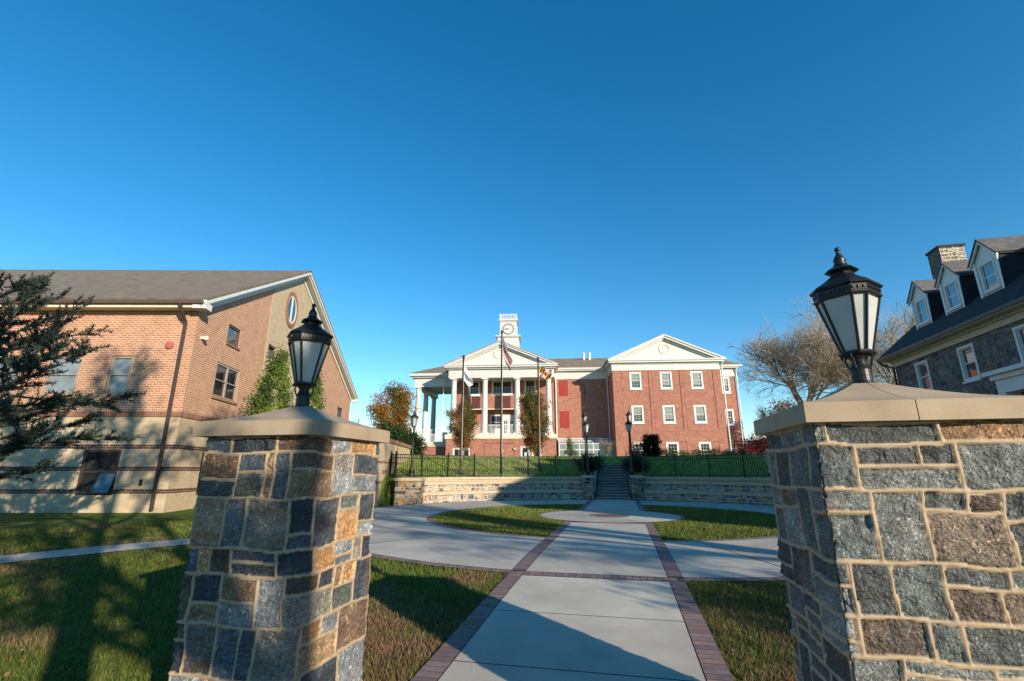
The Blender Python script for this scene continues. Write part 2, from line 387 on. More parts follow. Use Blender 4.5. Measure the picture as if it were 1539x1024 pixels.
# centre disc and medallion
for k in range(64): bed.arc(0.0, 2.52, TAU * k / 64, TAU * (k + 1) / 64, .034, n=1)
for k in range(4): slab.arc(.70, 2.38, TAU * k / 4 + .01 + .4, TAU * (k + 1) / 4 + .4, .040, ccol(), n=14)
n_ = 150
for k in range(n_): pav.arc(2.39, 2.51, TAU * k / n_, TAU * (k + .93) / n_, .041, pcol(), n=1)
for r0, r1, n_ in ((.02, .16, 6), (.17, .33, 14), (.34, .50, 24), (.51, .68, 32)):
    for k in range(n_): pav.arc(r0, r1, TAU * k / n_, TAU * (k + .95) / n_, .041, tuple(c * .8 for c in pcol()), n=1)
# left side walk
side_pts = [(-7.6, 12.6), (-9.65, 9.75), (-11.35, 7.35), (-13.4, 4.9), (-17, 1.8), (-24, -2.0)]
def strip(sh, pts, w, dz, gap=.0):
    for p, q in zip(pts, pts[1:]):
        p, q = Vector(p), Vector(q); d = (q - p).normalized(); cc_ = ccol(); n = Vector((-d.y, d.x)) * w * .5; m_ = int((q - p).length / .5) + 1
        for k in range(m_):
            a = p + (q - p) * k / m_; b = p + (q - p) * (k + 1) / m_
            if k == 0: a = a + d * gap
            sh.quad([a + n, b + n, b - n, a - n], dz, cc_)
strip(slab, side_pts, 1.0, .017, .012)
strip(bed, side_pts, .98, .009)
bed.build('walkway_bed', 'joint_dark'); slab.build('concrete_walkway', 'concrete'); pav.build('brick_walkway_border', 'paver')

# ------------------------------------------------------------------ grass blades (near lawns)
def blades(n, seed=3, d0=2.6, d1=19, a0=-40, a1=65, gain=1.0):
    rg = np.random.default_rng(seed)
    d = d0 * (d1 / d0) ** rg.random(n); ang = np.radians(a0 + (a1 - a0) * rg.random(n))
    x = -np.sin(ang) * d; y = np.cos(ang) * d
    edge = rg.normal(0, .03, n); ok = ~on_path(x + edge * .6, y)
    ok &= ~((np.abs(x + 2.47) < .46) & (np.abs(y - 3.43) < .52)) & ~((np.abs(x - 1.4) < .46) & (np.abs(y - 3.2) < .46)); x, y, d = x[ok], y[ok], d[ok]; n = len(x)
    z = terrain(x, y); h = (.030 + .035 * rg.random(n)) * (0.8 + .035 * d); w = (.0022 + .0022 * rg.random(n)) * (0.6 + .22 * d)
    th = rg.random(n) * TAU; lean = h * (.25 + .7 * rg.random(n)); la = rg.random(n) * TAU
    dx, dy = np.cos(th) * w, np.sin(th) * w
    V = np.empty((n, 3, 3)); V[:, 0] = np.stack([x - dx, y - dy, z - .004], 1); V[:, 1] = np.stack([x + dx, y + dy, z - .004], 1)
    V[:, 2] = np.stack([x + np.cos(la) * lean, y + np.sin(la) * lean, z + h], 1)
    c = grass_col(x, y) * gain * (0.65 + .95 * rg.random((n, 1))); c[:, 0] *= .85 + .5 * rg.random(n)
    dd = rg.random(n) < (.06 + .5 * dry(x, y)); c[dd] = DRY * (0.6 + .9 * rg.random((dd.sum(), 1)))
    C = np.repeat(c[:, None], 3, 1) ; C[:, 2] *= 1.25
    return V.reshape(-1, 3), np.arange(n * 3).reshape(-1, 3), C.reshape(-1, 3)
V, F, C_ = blades(300000)
V2, F2, C2 = blades(150000, 4, 15, 46, -28, 32, 1.35); F2 = F2 + len(V); V, F, C_ = np.concatenate([V, V2]), np.concatenate([F, F2]), np.concatenate([C_, C2])  # far blades raised in colour so the turf looks sunlit
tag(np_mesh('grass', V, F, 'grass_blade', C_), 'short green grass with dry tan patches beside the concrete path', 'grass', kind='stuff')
def cards(P, size, rg, nrm=None, asp=.6):       # small leaf-shaped quads at random orientation
    n = len(P); a = rg.normal(size=(n, 3)); a /= np.linalg.norm(a, axis=1)[:, None]; b = rg.normal(size=(n, 3))
    if nrm is not None: b = nrm + .35 * b; a = np.cross(b, a); a /= np.linalg.norm(a, axis=1)[:, None]
    b = np.cross(a, b); b /= np.linalg.norm(b, axis=1)[:, None]
    s = (size * (0.6 + .8 * rg.random(n)))[:, None]
    V = np.stack([P - a * s * .5, P + b * s * asp * .5, P + a * s * .5, P - b * s * asp * .5], 1).reshape(-1, 3)
    return V, np.arange(n * 4).reshape(-1, 4)
rg = np.random.default_rng(21)
n = 500; d = 3.5 + 15 * rg.random(n) ** 1.2; ang = R(12.5) + (rg.random(n) - .5) * R(96); x = -np.sin(ang) * d; y = np.cos(ang) * d
ok = ~on_path(x, y) | (rg.random(n) < .02); x, y = x[ok], y[ok]
P = np.stack([x, y, terrain(x, y) + .035], 1); V, F = cards(P, np.full(len(x), .055), rg, np.array((0, 0, 1.)))
cc = np.array([(.20, .10, .04), (.26, .15, .06), (.16, .07, .03), (.30, .20, .10)])[rg.integers(0, 4, len(x))]
tag(np_mesh('fallen_leaves', V, F, 'leaf', np.repeat(cc, 4, 0)), 'brown fallen leaves scattered on the lawn', 'leaves', kind='stuff')

# ------------------------------------------------------------------ random rubble stonework
PAL = [((.075, .092, .11), 2.6), ((.032, .040, .052), 3), ((.19, .205, .21), 2.2), ((.11, .072, .048), 3), ((.27, .175, .10), 2.8), ((.36, .20, .085), 2), ((.24, .22, .18), 2), ((.11, .13, .11), 2)]
MORT = np.array((.40, .295, .185))
def stone_layout(W, z0, z1, rg, bands=(.13, .34), cols=(.17, .54), periodic=True):
    rects = []; z = z0
    while z < z1 - .02:
        h = rg.uniform(*bands)
        if z + h > z1 - bands[0] * .7: h = z1 - z
        s = 0.0; off = rg.uniform(0, .3) if periodic else 0
        while s < W - 1e-6:
            w = rg.uniform(*cols)
            if s + w > W - cols[0] * .9: w = W - s
            k = rg.random()
            def put(a, b, c, d):
                if b - a > .44 and rg.random() < .35 or b - a > .56: m_ = a + (b - a) * rg.uniform(.35, .65); rects.append((a, m_, c, d)); rects.append((m_, b, c, d))
                else: rects.append((a, b, c, d))
            if k < .38 or h < .14: put(s + off, s + off + w, z, z + h)
            elif k < .85:
                f = rg.uniform(.28, .72); put(s + off, s + off + w, z, z + h * f)
                if w > .26 and rg.random() < .6: g = w * rg.uniform(.35, .65); rects.append((s + off, s + off + g, z + h * f, z + h)); rects.append((s + off + g, s + off + w, z + h * f, z + h))
                else: put(s + off, s + off + w, z + h * f, z + h)
            else:
                g = w * rg.uniform(.25, .4); rects.append((s + off, s + off + g, z, z + h)); rects.append((s + off + g, s + off + w, z, z + h))
            s += w
        z += h
    return rects
def stone_field(S, Z, rects, W, rg, mw=.0105, relief=1.0, periodic=True, pal=PAL, mort=MORT, warp=.012, edge=.006):
    """height and colour of every sample of a rubble wall"""
    Sw = S + warp * ((vnoise(S * 2.6, Z * 6.5, 13) - .5) * 2.6 + (fbm(S * 14, Z * 14, 31, 2) - .5) * .5); Zw = Z + warp * ((vnoise(S * 4.6, Z * 1.9, 17) - .5) * 2.4 + (fbm(S * 14 + 9, Z * 14, 47, 2) - .5) * .5)
    if periodic:      # keep the warp identical at the seam
        e = np.clip(np.minimum(S, W - S) / .08, 0, 1); Sw = S + (Sw - S) * e; Zw = Z + (Zw - Z) * e
    H = np.full(S.shape, .004 * relief); Cc = np.concatenate([np.tile(mort, S.shape + (1,)), np.zeros(S.shape + (1,))], -1)
    wts = np.array([p[1] for p in pal]); wts = wts / wts.sum()
    for (a, b, c, d) in rects:
        for sh in ((0, -W) if periodic else (0,)):
            A, B = a + sh, b + sh
            m_ = (Sw >= A) & (Sw < B) & (Zw >= c) & (Zw < d)
            if not m_.any(): continue
            s, z = Sw[m_], Zw[m_]
            sd = int(abs(a * 977 + c * 313) * 100) % 9973; r2 = np.random.default_rng(sd)
            dx = np.minimum(s - A, B - s); dz = np.minimum(z - c, d - z)
            k = .012; hh = np.clip(k - dx, 0, k); vv = np.clip(k - dz, 0, k); dist = k - np.hypot(hh, vv); dist = np.where((hh > 0) & (vv > 0), dist, np.minimum(np.minimum(dx, dz), dist + 1))
            mm = mw * (0.82 + .4 * vnoise(s * 9, z * 9, sd))
            t = np.clip((dist - mm) / edge, 0, 1) ** .7; ins = dist > mm
            base = r2.uniform(-.006, .010); tilt = r2.uniform(-.04, .04, 2)
            ax = r2.uniform(.5, 1.6); rough = (fbm(s * 11 * ax, z * 15 / ax, sd + 1, 4) - .5) * .034 + (fbm(s * 55, z * 55, sd + 2, 2) - .5) * .010; st_ = fbm(s * 5 * ax, z * 9, sd + 6, 3); rough = rough + np.floor(st_ * 5) / 5 * .018 - .008
            hs_ = -.012 * (1 - t) + t * (base + rough + tilt[0] * (s - (A + B) / 2) + tilt[1] * (z - (c + d) / 2))
            bead = -.004 + .0115 * (1 - (np.clip(dist, 0, None) / np.maximum(mm, .001)) ** 6) + (vnoise(s * 30, z * 30, 3) - .5) * .0014
            H[m_] = np.where(ins, hs_, bead) * relief
            col = np.array(pal[r2.choice(len(pal), p=wts)][0]) * r2.uniform(.7, 1.35)
            n1 = fbm(s * 7, z * 11, sd + 3, 4)[:, None]; n2 = fbm(s * 5 + 7, z * 5, sd + 4, 3)[:, None]
            alt = np.array(pal[r2.choice(len(pal), p=wts)][0])
            cs = (col * (1 - .35 * np.clip((n2 - .45) * 4, 0, 1)) + alt * .35 * np.clip((n2 - .45) * 4, 0, 1)) * (.45 + 1.1 * n1)
            vn = np.abs(fbm(s * 6 + z * 3, z * 9 - s * 2, sd + 9, 4) - .5)[:, None]; cs = cs * np.where(vn < .012, 1.9, 1.0) if r2.random() < .4 else cs; sp = (vnoise(s * 150, z * 150, sd) > .80)[:, None]; cs = cs * np.where(sp, 1.9, .92)
            mc = mort * (.82 + .36 * fbm(s * 14, z * 14, 8, 3))[:, None]
            Cc[m_] = np.concatenate([np.where(ins[:, None], cs, mc), ins[:, None] * 1.0], 1)
    return H, Cc
def grid_faces(nr, nc, wrap=False):
    i = np.arange(nr * nc).reshape(nr, nc)
    if wrap: i = np.concatenate([i, i[:, :1]], 1)
    return np.stack([i[:-1, :-1], i[:-1, 1:], i[1:, 1:], i[1:, :-1]], -1).reshape(-1, 4)
def stone_shaft(name, cx, cy, sx, sy, z0, z1, parent, seed, res=.008, pal=None):
    rg = np.random.default_rng(seed); W = 2 * (sx + sy)
    rects = stone_layout(W, z0, z1, rg)
    S = np.arange(0, W, res); Zs = np.arange(z0, z1 + res, res); SS, ZZ = np.meshgrid(S, Zs)
    H, Cc = stone_field(SS, ZZ, rects, W, rg, pal=pal or PAL)
    P = np.zeros(SS.shape + (3,)); Lk = [sx, sy, sx, sy]; starts = np.cumsum([0] + Lk)
    corner = [(-sx / 2, -sy / 2), (sx / 2, -sy / 2), (sx / 2, sy / 2), (-sx / 2, sy / 2)]
    dirs = [(1, 0), (0, 1), (-1, 0), (0, -1)]; nors = [(0, -1), (1, 0), (0, 1), (-1, 0)]
    rnd_ = .014
    for k in range(4):
        m_ = (SS >= starts[k] - 1e-9) & (SS < starts[k + 1] - 1e-9); t = SS[m_] - starts[k]; h = H[m_]
        n0 = np.array(nors[k]); npv = np.array(nors[k - 1]); nx = np.array(nors[(k + 1) % 4])
        w0 = np.clip(1 - t / .03, 0, 1)[:, None]; w1 = np.clip(1 - (Lk[k] - t) / .03, 0, 1)[:, None]
        nn = n0 + npv * w0 + nx * w1
        p = np.array(corner[k]) + np.outer(t, dirs[k]) + nn * h[:, None] - (n0 + npv) * (rnd_ * .35 * w0 ** 2) - (n0 + nx) * (rnd_ * .35 * w1 ** 2)
        P[m_] = np.concatenate([p, ZZ[m_][:, None]], 1)
    P = P.reshape(-1, 3) + np.array((cx, cy, 0))
    return np_mesh(name, P, grid_faces(len(Zs), len(S), True), 'stone', Cc.reshape(-1, 4), parent, smooth=True)
def stone_sheet(name, fr, u0, u1, z0, z1, res, parent, seed, ops=(), mat='stone_far', clip=None, bands=(.17, .33), cols=(.16, .46), mw=.014, pal=PAL, mort=MORT, relief=1.0, curve=None):
    rg = np.random.default_rng(seed); W = u1 - u0
    rects = stone_layout(W, z0, z1, rg, bands, cols, False)
    S = np.linspace(0, W, int(W / res) + 1); Zs = np.linspace(z0, z1, int((z1 - z0) / res) + 2); SS, ZZ = np.meshgrid(S, Zs)
    H, Cc = stone_field(SS, ZZ, rects, W, rg, mw, relief, False, pal, mort)
    if curve is None:
        o, ux, n = [np.array(q, float) for q in fr]
        P = o + (SS + u0)[..., None] * ux + H[..., None] * n; P[..., 2] += ZZ
    else: P = curve(SS + u0, ZZ, H)
    F = grid_faces(len(Zs), len(S)); c = [(SS + u0).ravel()[F].mean(1), ZZ.ravel()[F].mean(1)]
    keep = np.ones(len(F), bool)
    for (a, b, z_, w_) in ops: keep &= ~((c[0] > a) & (c[0] < b) & (c[1] > z_) & (c[1] < w_))
    for (ca, cb, cc) in (clip or ()): keep &= (ca * c[0] + cb * c[1] <= cc)
    return np_mesh(name, P.reshape(-1, 3), F[keep], mat, Cc.reshape(-1, 4), parent, smooth=True)

# ------------------------------------------------------------------ gate pillars
def cap_mesh(name, sx, sy, parent, z, hub=.13):
    mb = MB(); th, rise, g = .105, .15, .0025
    def zt(x, y):
        m_ = max(abs(x) / (sx / 2), abs(y) / (sy / 2)); m_ = max(0, (1 - m_) / .86); m_ = min(1, m_)
        return th - .008 + .008 * min(1, m_ * 30) + rise * (m_ ** 1.45) * (1.0 - .0 * m_)
    for qx in (-1, 1):
        for qy in (-1, 1):
            o = lambda f: f if qx * qy > 0 else f[::-1]
            hx, hy = sx / 2, sy / 2; ms = [.004, .06, .14, .24, .34, .44, .54, .64, .74, .84, .93, .985, 1.0]
            def ring(m_): return [(qx * max(g, hx * m_), qy * g), (qx * max(g, hx * m_), qy * max(g, hy * m_)), (qx * g, qy * max(g, hy * m_))]
            rr = [[(x, y, zt(abs(x) if i_ < 2 else 0, abs(y) if i_ > 0 else 0)) for i_, (x, y) in enumerate(ring(m_))] for m_ in ms]
            rr += [[(x, y, 0) for x, y, z_ in rr[-1]]]
            for A_, B_ in zip(rr, rr[1:]):
                for k in (0, 1): mb.face(o([A_[k], B_[k], B_[k + 1], A_[k + 1]]))
            for A_, B_ in zip(rr[:-1], rr[1:-1]):
                for k in (0, 2): mb.face(o([A_[k], B_[k], (B_[k][0], B_[k][1], 0), (A_[k][0], A_[k][1], 0)][::-1 if k == 0 else 1]))
            c = [(qx * g, qy * g, 0), (qx * sx / 2, qy * g, 0), (qx * sx / 2, qy * sy / 2, 0), (qx * g, qy * sy / 2, 0)]; mb.face(o(c[::-1]))
    # recessed joint filler
    jm = MB()
    for fr_, L_ in ((((0, 0, 0), (1, 0, 0), (0, 1, 0)), sx), (((0, 0, 0), (0, 1, 0), (-1, 0, 0)), sy)):
        for s_ in (-1, 1):
            for k in range(9):
                a = L_ / 2 * (k / 9) * .985; b = L_ / 2 * ((k + 1) / 9) * .985; x_, y_ = (b, 0) if fr_[1][0] else (0, b)
                u0, u1 = sorted((s_ * a, s_ * b)); jm.fbox(fr_, u0, u1, .002, zt(x_, y_) - .006, -g, g)
    mb.V += []
    o = mb.build(name, 'capstone', parent, loc=(0, 0, z)); jm.build('cap_joint', 'joint_dark', o)
    return o
def gate_pillar(x, y, sx, sy, cxs, cys, seed, label, pal=None):
    t = thing('stone_gate_pillar', label, 'gate pillar', (x, y, 0), 0, 'stone gate pillars flanking the path')
    stone_shaft('shaft', 0, 0, sx, sy, -.02, 2.137, t, seed, .0075, pal)
    cap_mesh('cap', cxs, cys, t, 2.137)
    return t
gate_pillar(-2.47, 3.43, .86, .94, .98, 1.08, 12, 'square rubble stone gate pillar with beige cap, left of the path in front of the brick building')
gate_pillar(1.415, 3.20, .90, .90, .99, .99, 43, 'square rubble stone gate pillar with beige cap, right of the path in front of the grey stone house', [((.12, .135, .125), 3), ((.06, .066, .066), 3), ((.19, .20, .185), 3), ((.09, .105, .10), 2), ((.16, .12, .085), 1), ((.26, .145, .07), .9), ((.085, .06, .045), 1.2)])

# ------------------------------------------------------------------ lanterns on the pillars
def octa(a, z, rot=math.pi / 4, c=.60):
    a = a * .76; w = c * a; pts = [(a, -w), (a, w), (w, a), (-w, a), (-a, w), (-a, -w), (-w, -a), (w, -a)]
    return [(p[0] * math.cos(rot) - p[1] * math.sin(rot), p[0] * math.sin(rot) + p[1] * math.cos(rot), z) for p in pts]
def gate_lantern(x, y, z, label):
    t = thing('gate_lantern', label, 'lantern', (x, y, z), 0, 'black lanterns on the gate pillars')
    mb = MB(); mb.lathe([(.066, -.02), (.068, .004), (.060, .012), (.054, .03), (.053, .10), (.057, .108), (.053, .116), (.046, .13), (.038, .155), (.040, .165), (.05, .18), (.055, .19), (.04, .2)], n=20)
    for k in range(4):
        a = math.pi / 4 + k * math.pi / 2; f = lambda r, z_: (r * math.cos(a), r * math.sin(a), z_)
        mb.tube([f(.043, .09), f(.062, .13), f(.072, .17), f(.064, .195), f(.078, .203), f(.09, .19), f(.085, .178)], .006, 6)
    mb.build('post', 'black_iron', t, smooth=False)
    zb, zt = .215, .562; ab, at_ = .088, .188
    mb = MB(); mb.loft([octa(.105, zb - .022), octa(.112, zb - .012), octa(.108, zb), octa(.09, zb + .004)])
    B, Tt = octa(ab, zb), octa(at_, zt)
    for p, q in zip(B, Tt): mb.tube([p, q], .0085, 6)
    mb.loft([octa(at_ + .006, zt - .012), octa(at_ + .016, zt - .004), octa(at_ + .018, zt + .006), octa(at_ + .008, zt + .012), octa(at_ + .012, zt + .05), octa(at_ + .028, zt + .056), octa(at_ + .032, zt + .066), octa(at_ + .018, zt + .072)])
    # raised blocks along the band
    for ring0, nfr in ((octa(at_ + .012, zt + .022), 0),):
        for k in range(8):
            p = Vector(ring0[k]); q = Vector(ring0[(k + 1) % 8]); L_ = (q - p).length; d_ = (q - p).normalized(); n_ = Vector((d_.y, -d_.x, 0)); m_ = max(2, int(L_ / .024))
            for j in range(m_):
                c0 = p + d_ * (L_ * (j + .25) / m_); mb.fbox((c0, d_, n_), 0, L_ * .5 / m_, 0, .018, -.002, .004)
    mb.build('frame', 'black_iron', t)
    mb = MB()
    for k in range(8):
        j = (k + 1) % 8; b0, b1, t0, t1 = [Vector(v) * 1 for v in (B[k], B[j], Tt[k], Tt[j])]
        ins = lambda v: Vector((v.x * .975, v.y * .975, v.z)); mb.face([ins(b0), ins(b1), ins(t1), ins(t0)])
    mb.build('glass', 'frosted_glass', t)
    mb = MB()
    z1 = zt + .070
    mb.loft([octa(at_ + .022, z1), octa(at_ + .016, z1 + .010), octa(at_ - .012, z1 + .026), octa(at_ - .045, z1 + .046), octa(.105, z1 + .074), octa(.086, z1 + .088), octa(.076, z1 + .092), octa(.068, z1 + .118), octa(.092, z1 + .120), octa(.107, z1 + .126), octa(.095, z1 + .136), octa(.060, z1 + .156), octa(.03, z1 + .172)])
    h = mb.build('hood', 'black_iron', t)
    mb = MB(); zz = z1 + .165
    mb.lathe([(.034, zz), (.038, zz + .012), (.028, zz + .024), (.036, zz + .038), (.030, zz + .056), (.017, zz + .078), (.011, zz + .098), (.013, zz + .104), (.018, zz + .114), (.017, zz + .124), (.008, zz + .134)], n=14)
    mb.build('finial', 'black_iron', t, smooth=True); t.scale = (1, 1, .965)
    return t
LZ = 2.383
gate_lantern(-2.495, 3.43, LZ, 'black lantern with frosted glass on the left gate pillar, before the brick gable')
gate_lantern(1.425, 3.20, LZ, 'black lantern with frosted glass on the right gate pillar, before the bare tree')

# ------------------------------------------------------------------ windows and doors
def window(parent, fr, u0, u1, z0, z1, mat='white_trim', glass='glass_dark', tw=.14, proud=.03, nx=0, nz=0, dbl=True, mull=0, rec=.10, sill=True, bar=.02, name='window', sash=.045, trim=True):
    mb = MB(); t = tw if trim else 0
    if trim:
        mb.fbox(fr, u0, u0 + t, z0, z1, -rec, proud); mb.fbox(fr, u1 - t, u1, z0, z1, -rec, proud)
        mb.fbox(fr, u0 + t, u1 - t, z1 - t, z1, -rec, proud - .003); mb.fbox(fr, u0 + t, u1 - t, z0, z0 + t, -rec, proud - .003)
    a, b, c, d = u0 + t, u1 - t, z0 + t, z1 - t
    mb.fbox(fr, a, a + sash, c, d, -rec, -.03); mb.fbox(fr, b - sash, b, c, d, -rec, -.03)
    mb.fbox(fr, a + sash, b - sash, c, c + sash, -rec, -.034); mb.fbox(fr, a + sash, b - sash, d - sash, d, -rec, -.034)
    if dbl: mb.fbox(fr, a + sash, b - sash, (c + d) / 2 - .025, (c + d) / 2 + .025, -rec, -.032)
    for k in range(mull): uu = a + (b - a) * (k + 1) / (mull + 1); mb.fbox(fr, uu - .05, uu + .05, c + sash, d - sash, -rec, -.026)
    for k in range(nx): uu = a + (b - a) * (k + 1) / (nx + 1); mb.fbox(fr, uu - bar / 2, uu + bar / 2, c + sash, d - sash, -rec, -.05)
    for k in range(nz): zz = c + (d - c) * (k + 1) / (nz + 1); mb.fbox(fr, a + sash, b - sash, zz - bar / 2, zz + bar / 2, -rec, -.052)
    w = mb.build(name, mat, parent)
    mb = MB(); mb.fbox(fr, a + .01, b - .01, c + .01, d - .01, -rec + .01, -rec + .03); mb.build('pane', glass, w)
    if glass == 'glass_blind':
        h_ = (d - c) * random.Random(int(u0 * 71 + z0 * 133)).choice((.42, .5, .5, .62, .8)); mb = MB(); mb.fbox(fr, a + .05, b - .05, d - sash - h_, d - sash, -rec + .031, -rec + .036); mb.build('blind', 'blind', w)
    if sill and trim:
        mb = MB(); mb.fbox(fr, u0 - .05, u1 + .05, z0 - .07, z0 - .002, -.02, proud + .05); mb.build('sill', mat, w)
    return w

# ================================================================== central red brick hall
HB = thing('brick_hall', 'red brick hall with white columned portico, clock tower and two pediments beyond the plaza', 'building', (-12.10, 54.68, 0), R(8.474))
FY = lambda y: ((0, y, 0), (1, 0, 0), (0, -1, 0))        # wall frame facing the viewer at depth y
GZ = 1.8
pv = FY(0); mw_ = FY(4)
pav_w = [(13.69, 15.02), (17.17, 18.52), (20.64, 21.99)]
ops = [(a, b, 10.99, 13.0) for a, b in pav_w] + [(a, b, 7.1, 9.12) for a, b in pav_w] + [(13.72, 15.05, 3.2, 5.02), (17.25, 18.62, 3.2, 5.02), (20.8, 22.13, 3.2, 5.02)]
wm = MB()
wm.wall(pv, 11.76, 24.02, GZ, 13.2, ops, .12)
wm.wall(((11.76, 0, 0), (0, 1, 0), (-1, 0, 0)), 0, 4, GZ, 13.2)
wm.wall(((24.02, 0, 0), (0, 1, 0), (1, 0, 0)), 0, 4, GZ, 13.2)
wingops = [(25.42, 26.45, 11.05, 13.06), (25.5, 26.5, 7.15, 9.11)]
wm.wall(mw_, 24.02, 27.15, GZ, 13.3, wingops + [(25.46, 26.25, 2.6, 4.55)], .12)
wm.wall(((27.15, 4, 0), (0, 1, 0), (1, 0, 0)), 0, 14, GZ, 13.3)
midw = [(-5.78, -4.33, 11.05, 13.02), (-2.86, -.18, 11.1, 13.05), (1.26, 2.75, 11.1, 13.1)]
rec = (-5.6, .35, 6.0, 9.35)
low = [(.95, 3.3, 3.0, 4.6), (-6.9, -4.9, 3.0, 4.43)]
wm.wall(mw_, -7.7, 11.76, GZ, 13.2, midw + [rec] + low, .12, m=0)
wm.wall(FY(5.1), -5.6, .35, 6.0, 9.35, [(-3.1, .02, 6.05, 8.75)], .1)
wm.face([(-5.6, 4.12, 9.35), (.35, 4.12, 9.35), (.35, 5.1, 9.35), (-5.6, 5.1, 9.35)])
wm.face([(-5.6, 4.12, 6.0), (-5.6, 5.1, 6.0), (-5.6, 5.1, 9.35), (-5.6, 4.12, 9.35)]); wm.face([(.35, 4.12, 6.0), (.35, 5.1, 6.0), (.35, 5.1, 9.35), (.35, 4.12, 9.35)])
wm.wall(((-7.7, 4, 0), (0, 1, 0), (-1, 0, 0)), 0, 14, GZ, 13.2)
wm.wall(FY(18), -7.7, 27.15, GZ, 13.2)
# portico podium and terrace base
wm.wall(FY(.5), -7.75, 5.05, GZ, 5.5, [(.95, 2.0, 2.6, 4.65), (2.25, 3.3, 2.6, 4.65), (-6.9, -4.9, 2.6, 4.45)], .12)
wm.wall(((-7.75, .5, 0), (0, 1, 0), (-1, 0, 0)), 0, 3.5, GZ, 5.5); wm.wall(((5.05, .5, 0), (0, 1, 0), (1, 0, 0)), 0, 3.5, GZ, 5.5)
wm.wall(FY(2.3), -12.75, -7.76, GZ, 4.72); wm.wall(((-12.75, 2.3, 0), (0, 1, 0), (-1, 0, 0)), 0, 15, GZ, 4.72)
wm.build('brick_wall', 'brick_red', HB)
# pilaster joints, brick string courses, blind arches: thin dark lines in the brick
sj = MB()
for u in (15.83, 19.35, 23.1): sj.fbox(pv, u, u + .07, 6.4, 13.18, .002, .014)
for a, b in ((18.72, 19.5), (22.25, 23.0), (15.2, 15.9)):
    sj.fbox(pv, a, b, 5.0, 5.05, .002, .012); sj.fbox(pv, b, b + .05, 3.0, 5.05, .002, .012)
sj.build('brick_joint', 'brick_dark', HB)
sc = MB()
sc.fbox(pv, 11.74, 24.04, 6.2, 6.32, .0, .03)
sc.fbox(mw_, 24.06, 27.16, 6.2, 6.32, .0, .03)
for u in (14.4, 17.9, 21.4):
    sc.fbox(pv, u - 1.62, u - 1.5, 6.4, 13.18, .0, .022); 
sc.build('string_course', 'brick_red', HB)
pj = MB(); fpod = FY(.5)
pj.fbox(fpod, -3.2, .2, 4.95, 5.01, .001, .012); pj.fbox(fpod, .2, .26, 2.6, 5.01, .001, .012); pj.fbox(fpod, -3.26, -3.2, 2.6, 5.01, .001, .012)
pj.build('podium_panel', 'brick_dark', HB)
for (a, b) in pav_w:
    window(HB, pv, a, b, 10.99, 13.0, glass='glass_blind', nx=2, nz=3, tw=.175, bar=.013); window(HB, pv, a, b, 7.1, 9.12, glass='glass_blind', nx=2, nz=3, tw=.175, bar=.013)
for (a, b) in [(13.72, 15.05), (17.25, 18.62), (20.8, 22.13)]: window(HB, pv, a, b, 3.2, 5.02, glass='glass_dark', nx=2, nz=3, tw=.2)
for q in wingops: window(HB, mw_, *q, glass='glass_blind' if q[2] > 8 else 'glass_dark', nx=2, nz=3, tw=.2)
window(HB, mw_, *midw[0], glass='glass_dark', nx=2, nz=1, tw=.2); window(HB, mw_, *midw[1], glass='glass_dark', nx=5, nz=1, tw=.22, mull=1); window(HB, mw_, *midw[2], glass='glass_dark', nx=2, nz=1, tw=.2)
def door(parent, fr, u0, u1, z0, z1, leaf='white_trim', glass='glass_dark', panes=(2, 4), rec=.1, name='door', bottom=.35):
    mb = MB(); t = .09
    mb.fbox(fr, u0, u0 + t, z0, z1, -rec, .03); mb.fbox(fr, u1 - t, u1, z0, z1, -rec, .03); mb.fbox(fr, u0 + t, u1 - t, z1 - t, z1, -rec, .027)
    a, b = u0 + t, u1 - t; s_ = .12
    mb.fbox(fr, a, a + s_, z0, z1 - t, -rec, -.03); mb.fbox(fr, b - s_, b, z0, z1 - t, -rec, -.03); mb.fbox(fr, a + s_, b - s_, z0, z0 + bottom, -rec, -.034); mb.fbox(fr, a + s_, b - s_, z1 - t - s_, z1 - t, -rec, -.034)
    for k in range(1, panes[0]): uu = a + s_ + (b - a - 2 * s_) * k / panes[0]; mb.fbox(fr, uu - .03, uu + .03, z0 + bottom, z1 - t - s_, -rec, -.05)
    for k in range(1, panes[1]): zz = z0 + bottom + (z1 - t - s_ - z0 - bottom) * k / panes[1]; mb.fbox(fr, a + s_, b - s_, zz - .03, zz + .03, -rec, -.053)
    d = mb.build(name, leaf, parent)
    mb = MB(); mb.fbox(fr, a + .05, b - .05, z0 + .1, z1 - t - .05, -rec + .01, -rec + .03); mb.build('pane', glass, d)
    mb = MB(); mb.fbox(fr, b - .10, b - .06, z0 + 1.0, z0 + 1.25, -.03, .03); mb.build('handle', 'black_iron', d)
    return d
dfr = FY(5.1)
window(HB, dfr, -3.1, -1.62, 6.9, 8.75, glass='glass_dark', nx=1, nz=1, tw=.1, name='window', sill=False)
mb = MB(); mb.fbox(dfr, -3.1, -1.62, 6.05, 6.89, -.1, .02); mb.build('entrance_panel', 'white_trim', HB)
mb = MB(); mb.fbox(dfr, -1.6, .02, 8.2, 8.75, -.1, .02); mb.build('door_transom', 'white_trim', HB)
door(HB, dfr, -1.6, -.80, 6.05, 8.2, panes=(2, 4)); door(HB, dfr, -.78, .02, 6.05, 8.2, panes=(2, 4))
mb = MB(); f4 = FY(4)
for (a, b) in ((-5.35, -4.3), (-1.45, -.45)): mb = MB(); mb.fbox(f4, a, b, 9.42, 10.95, .0, .04); mb.build('spandrel_panel', 'red_panel', HB)
mb = MB(); mb.fbox(f4, -5.7, .45, 9.30, 9.42, -.1, .03); mb.build('lintel', 'cream_paint', HB)
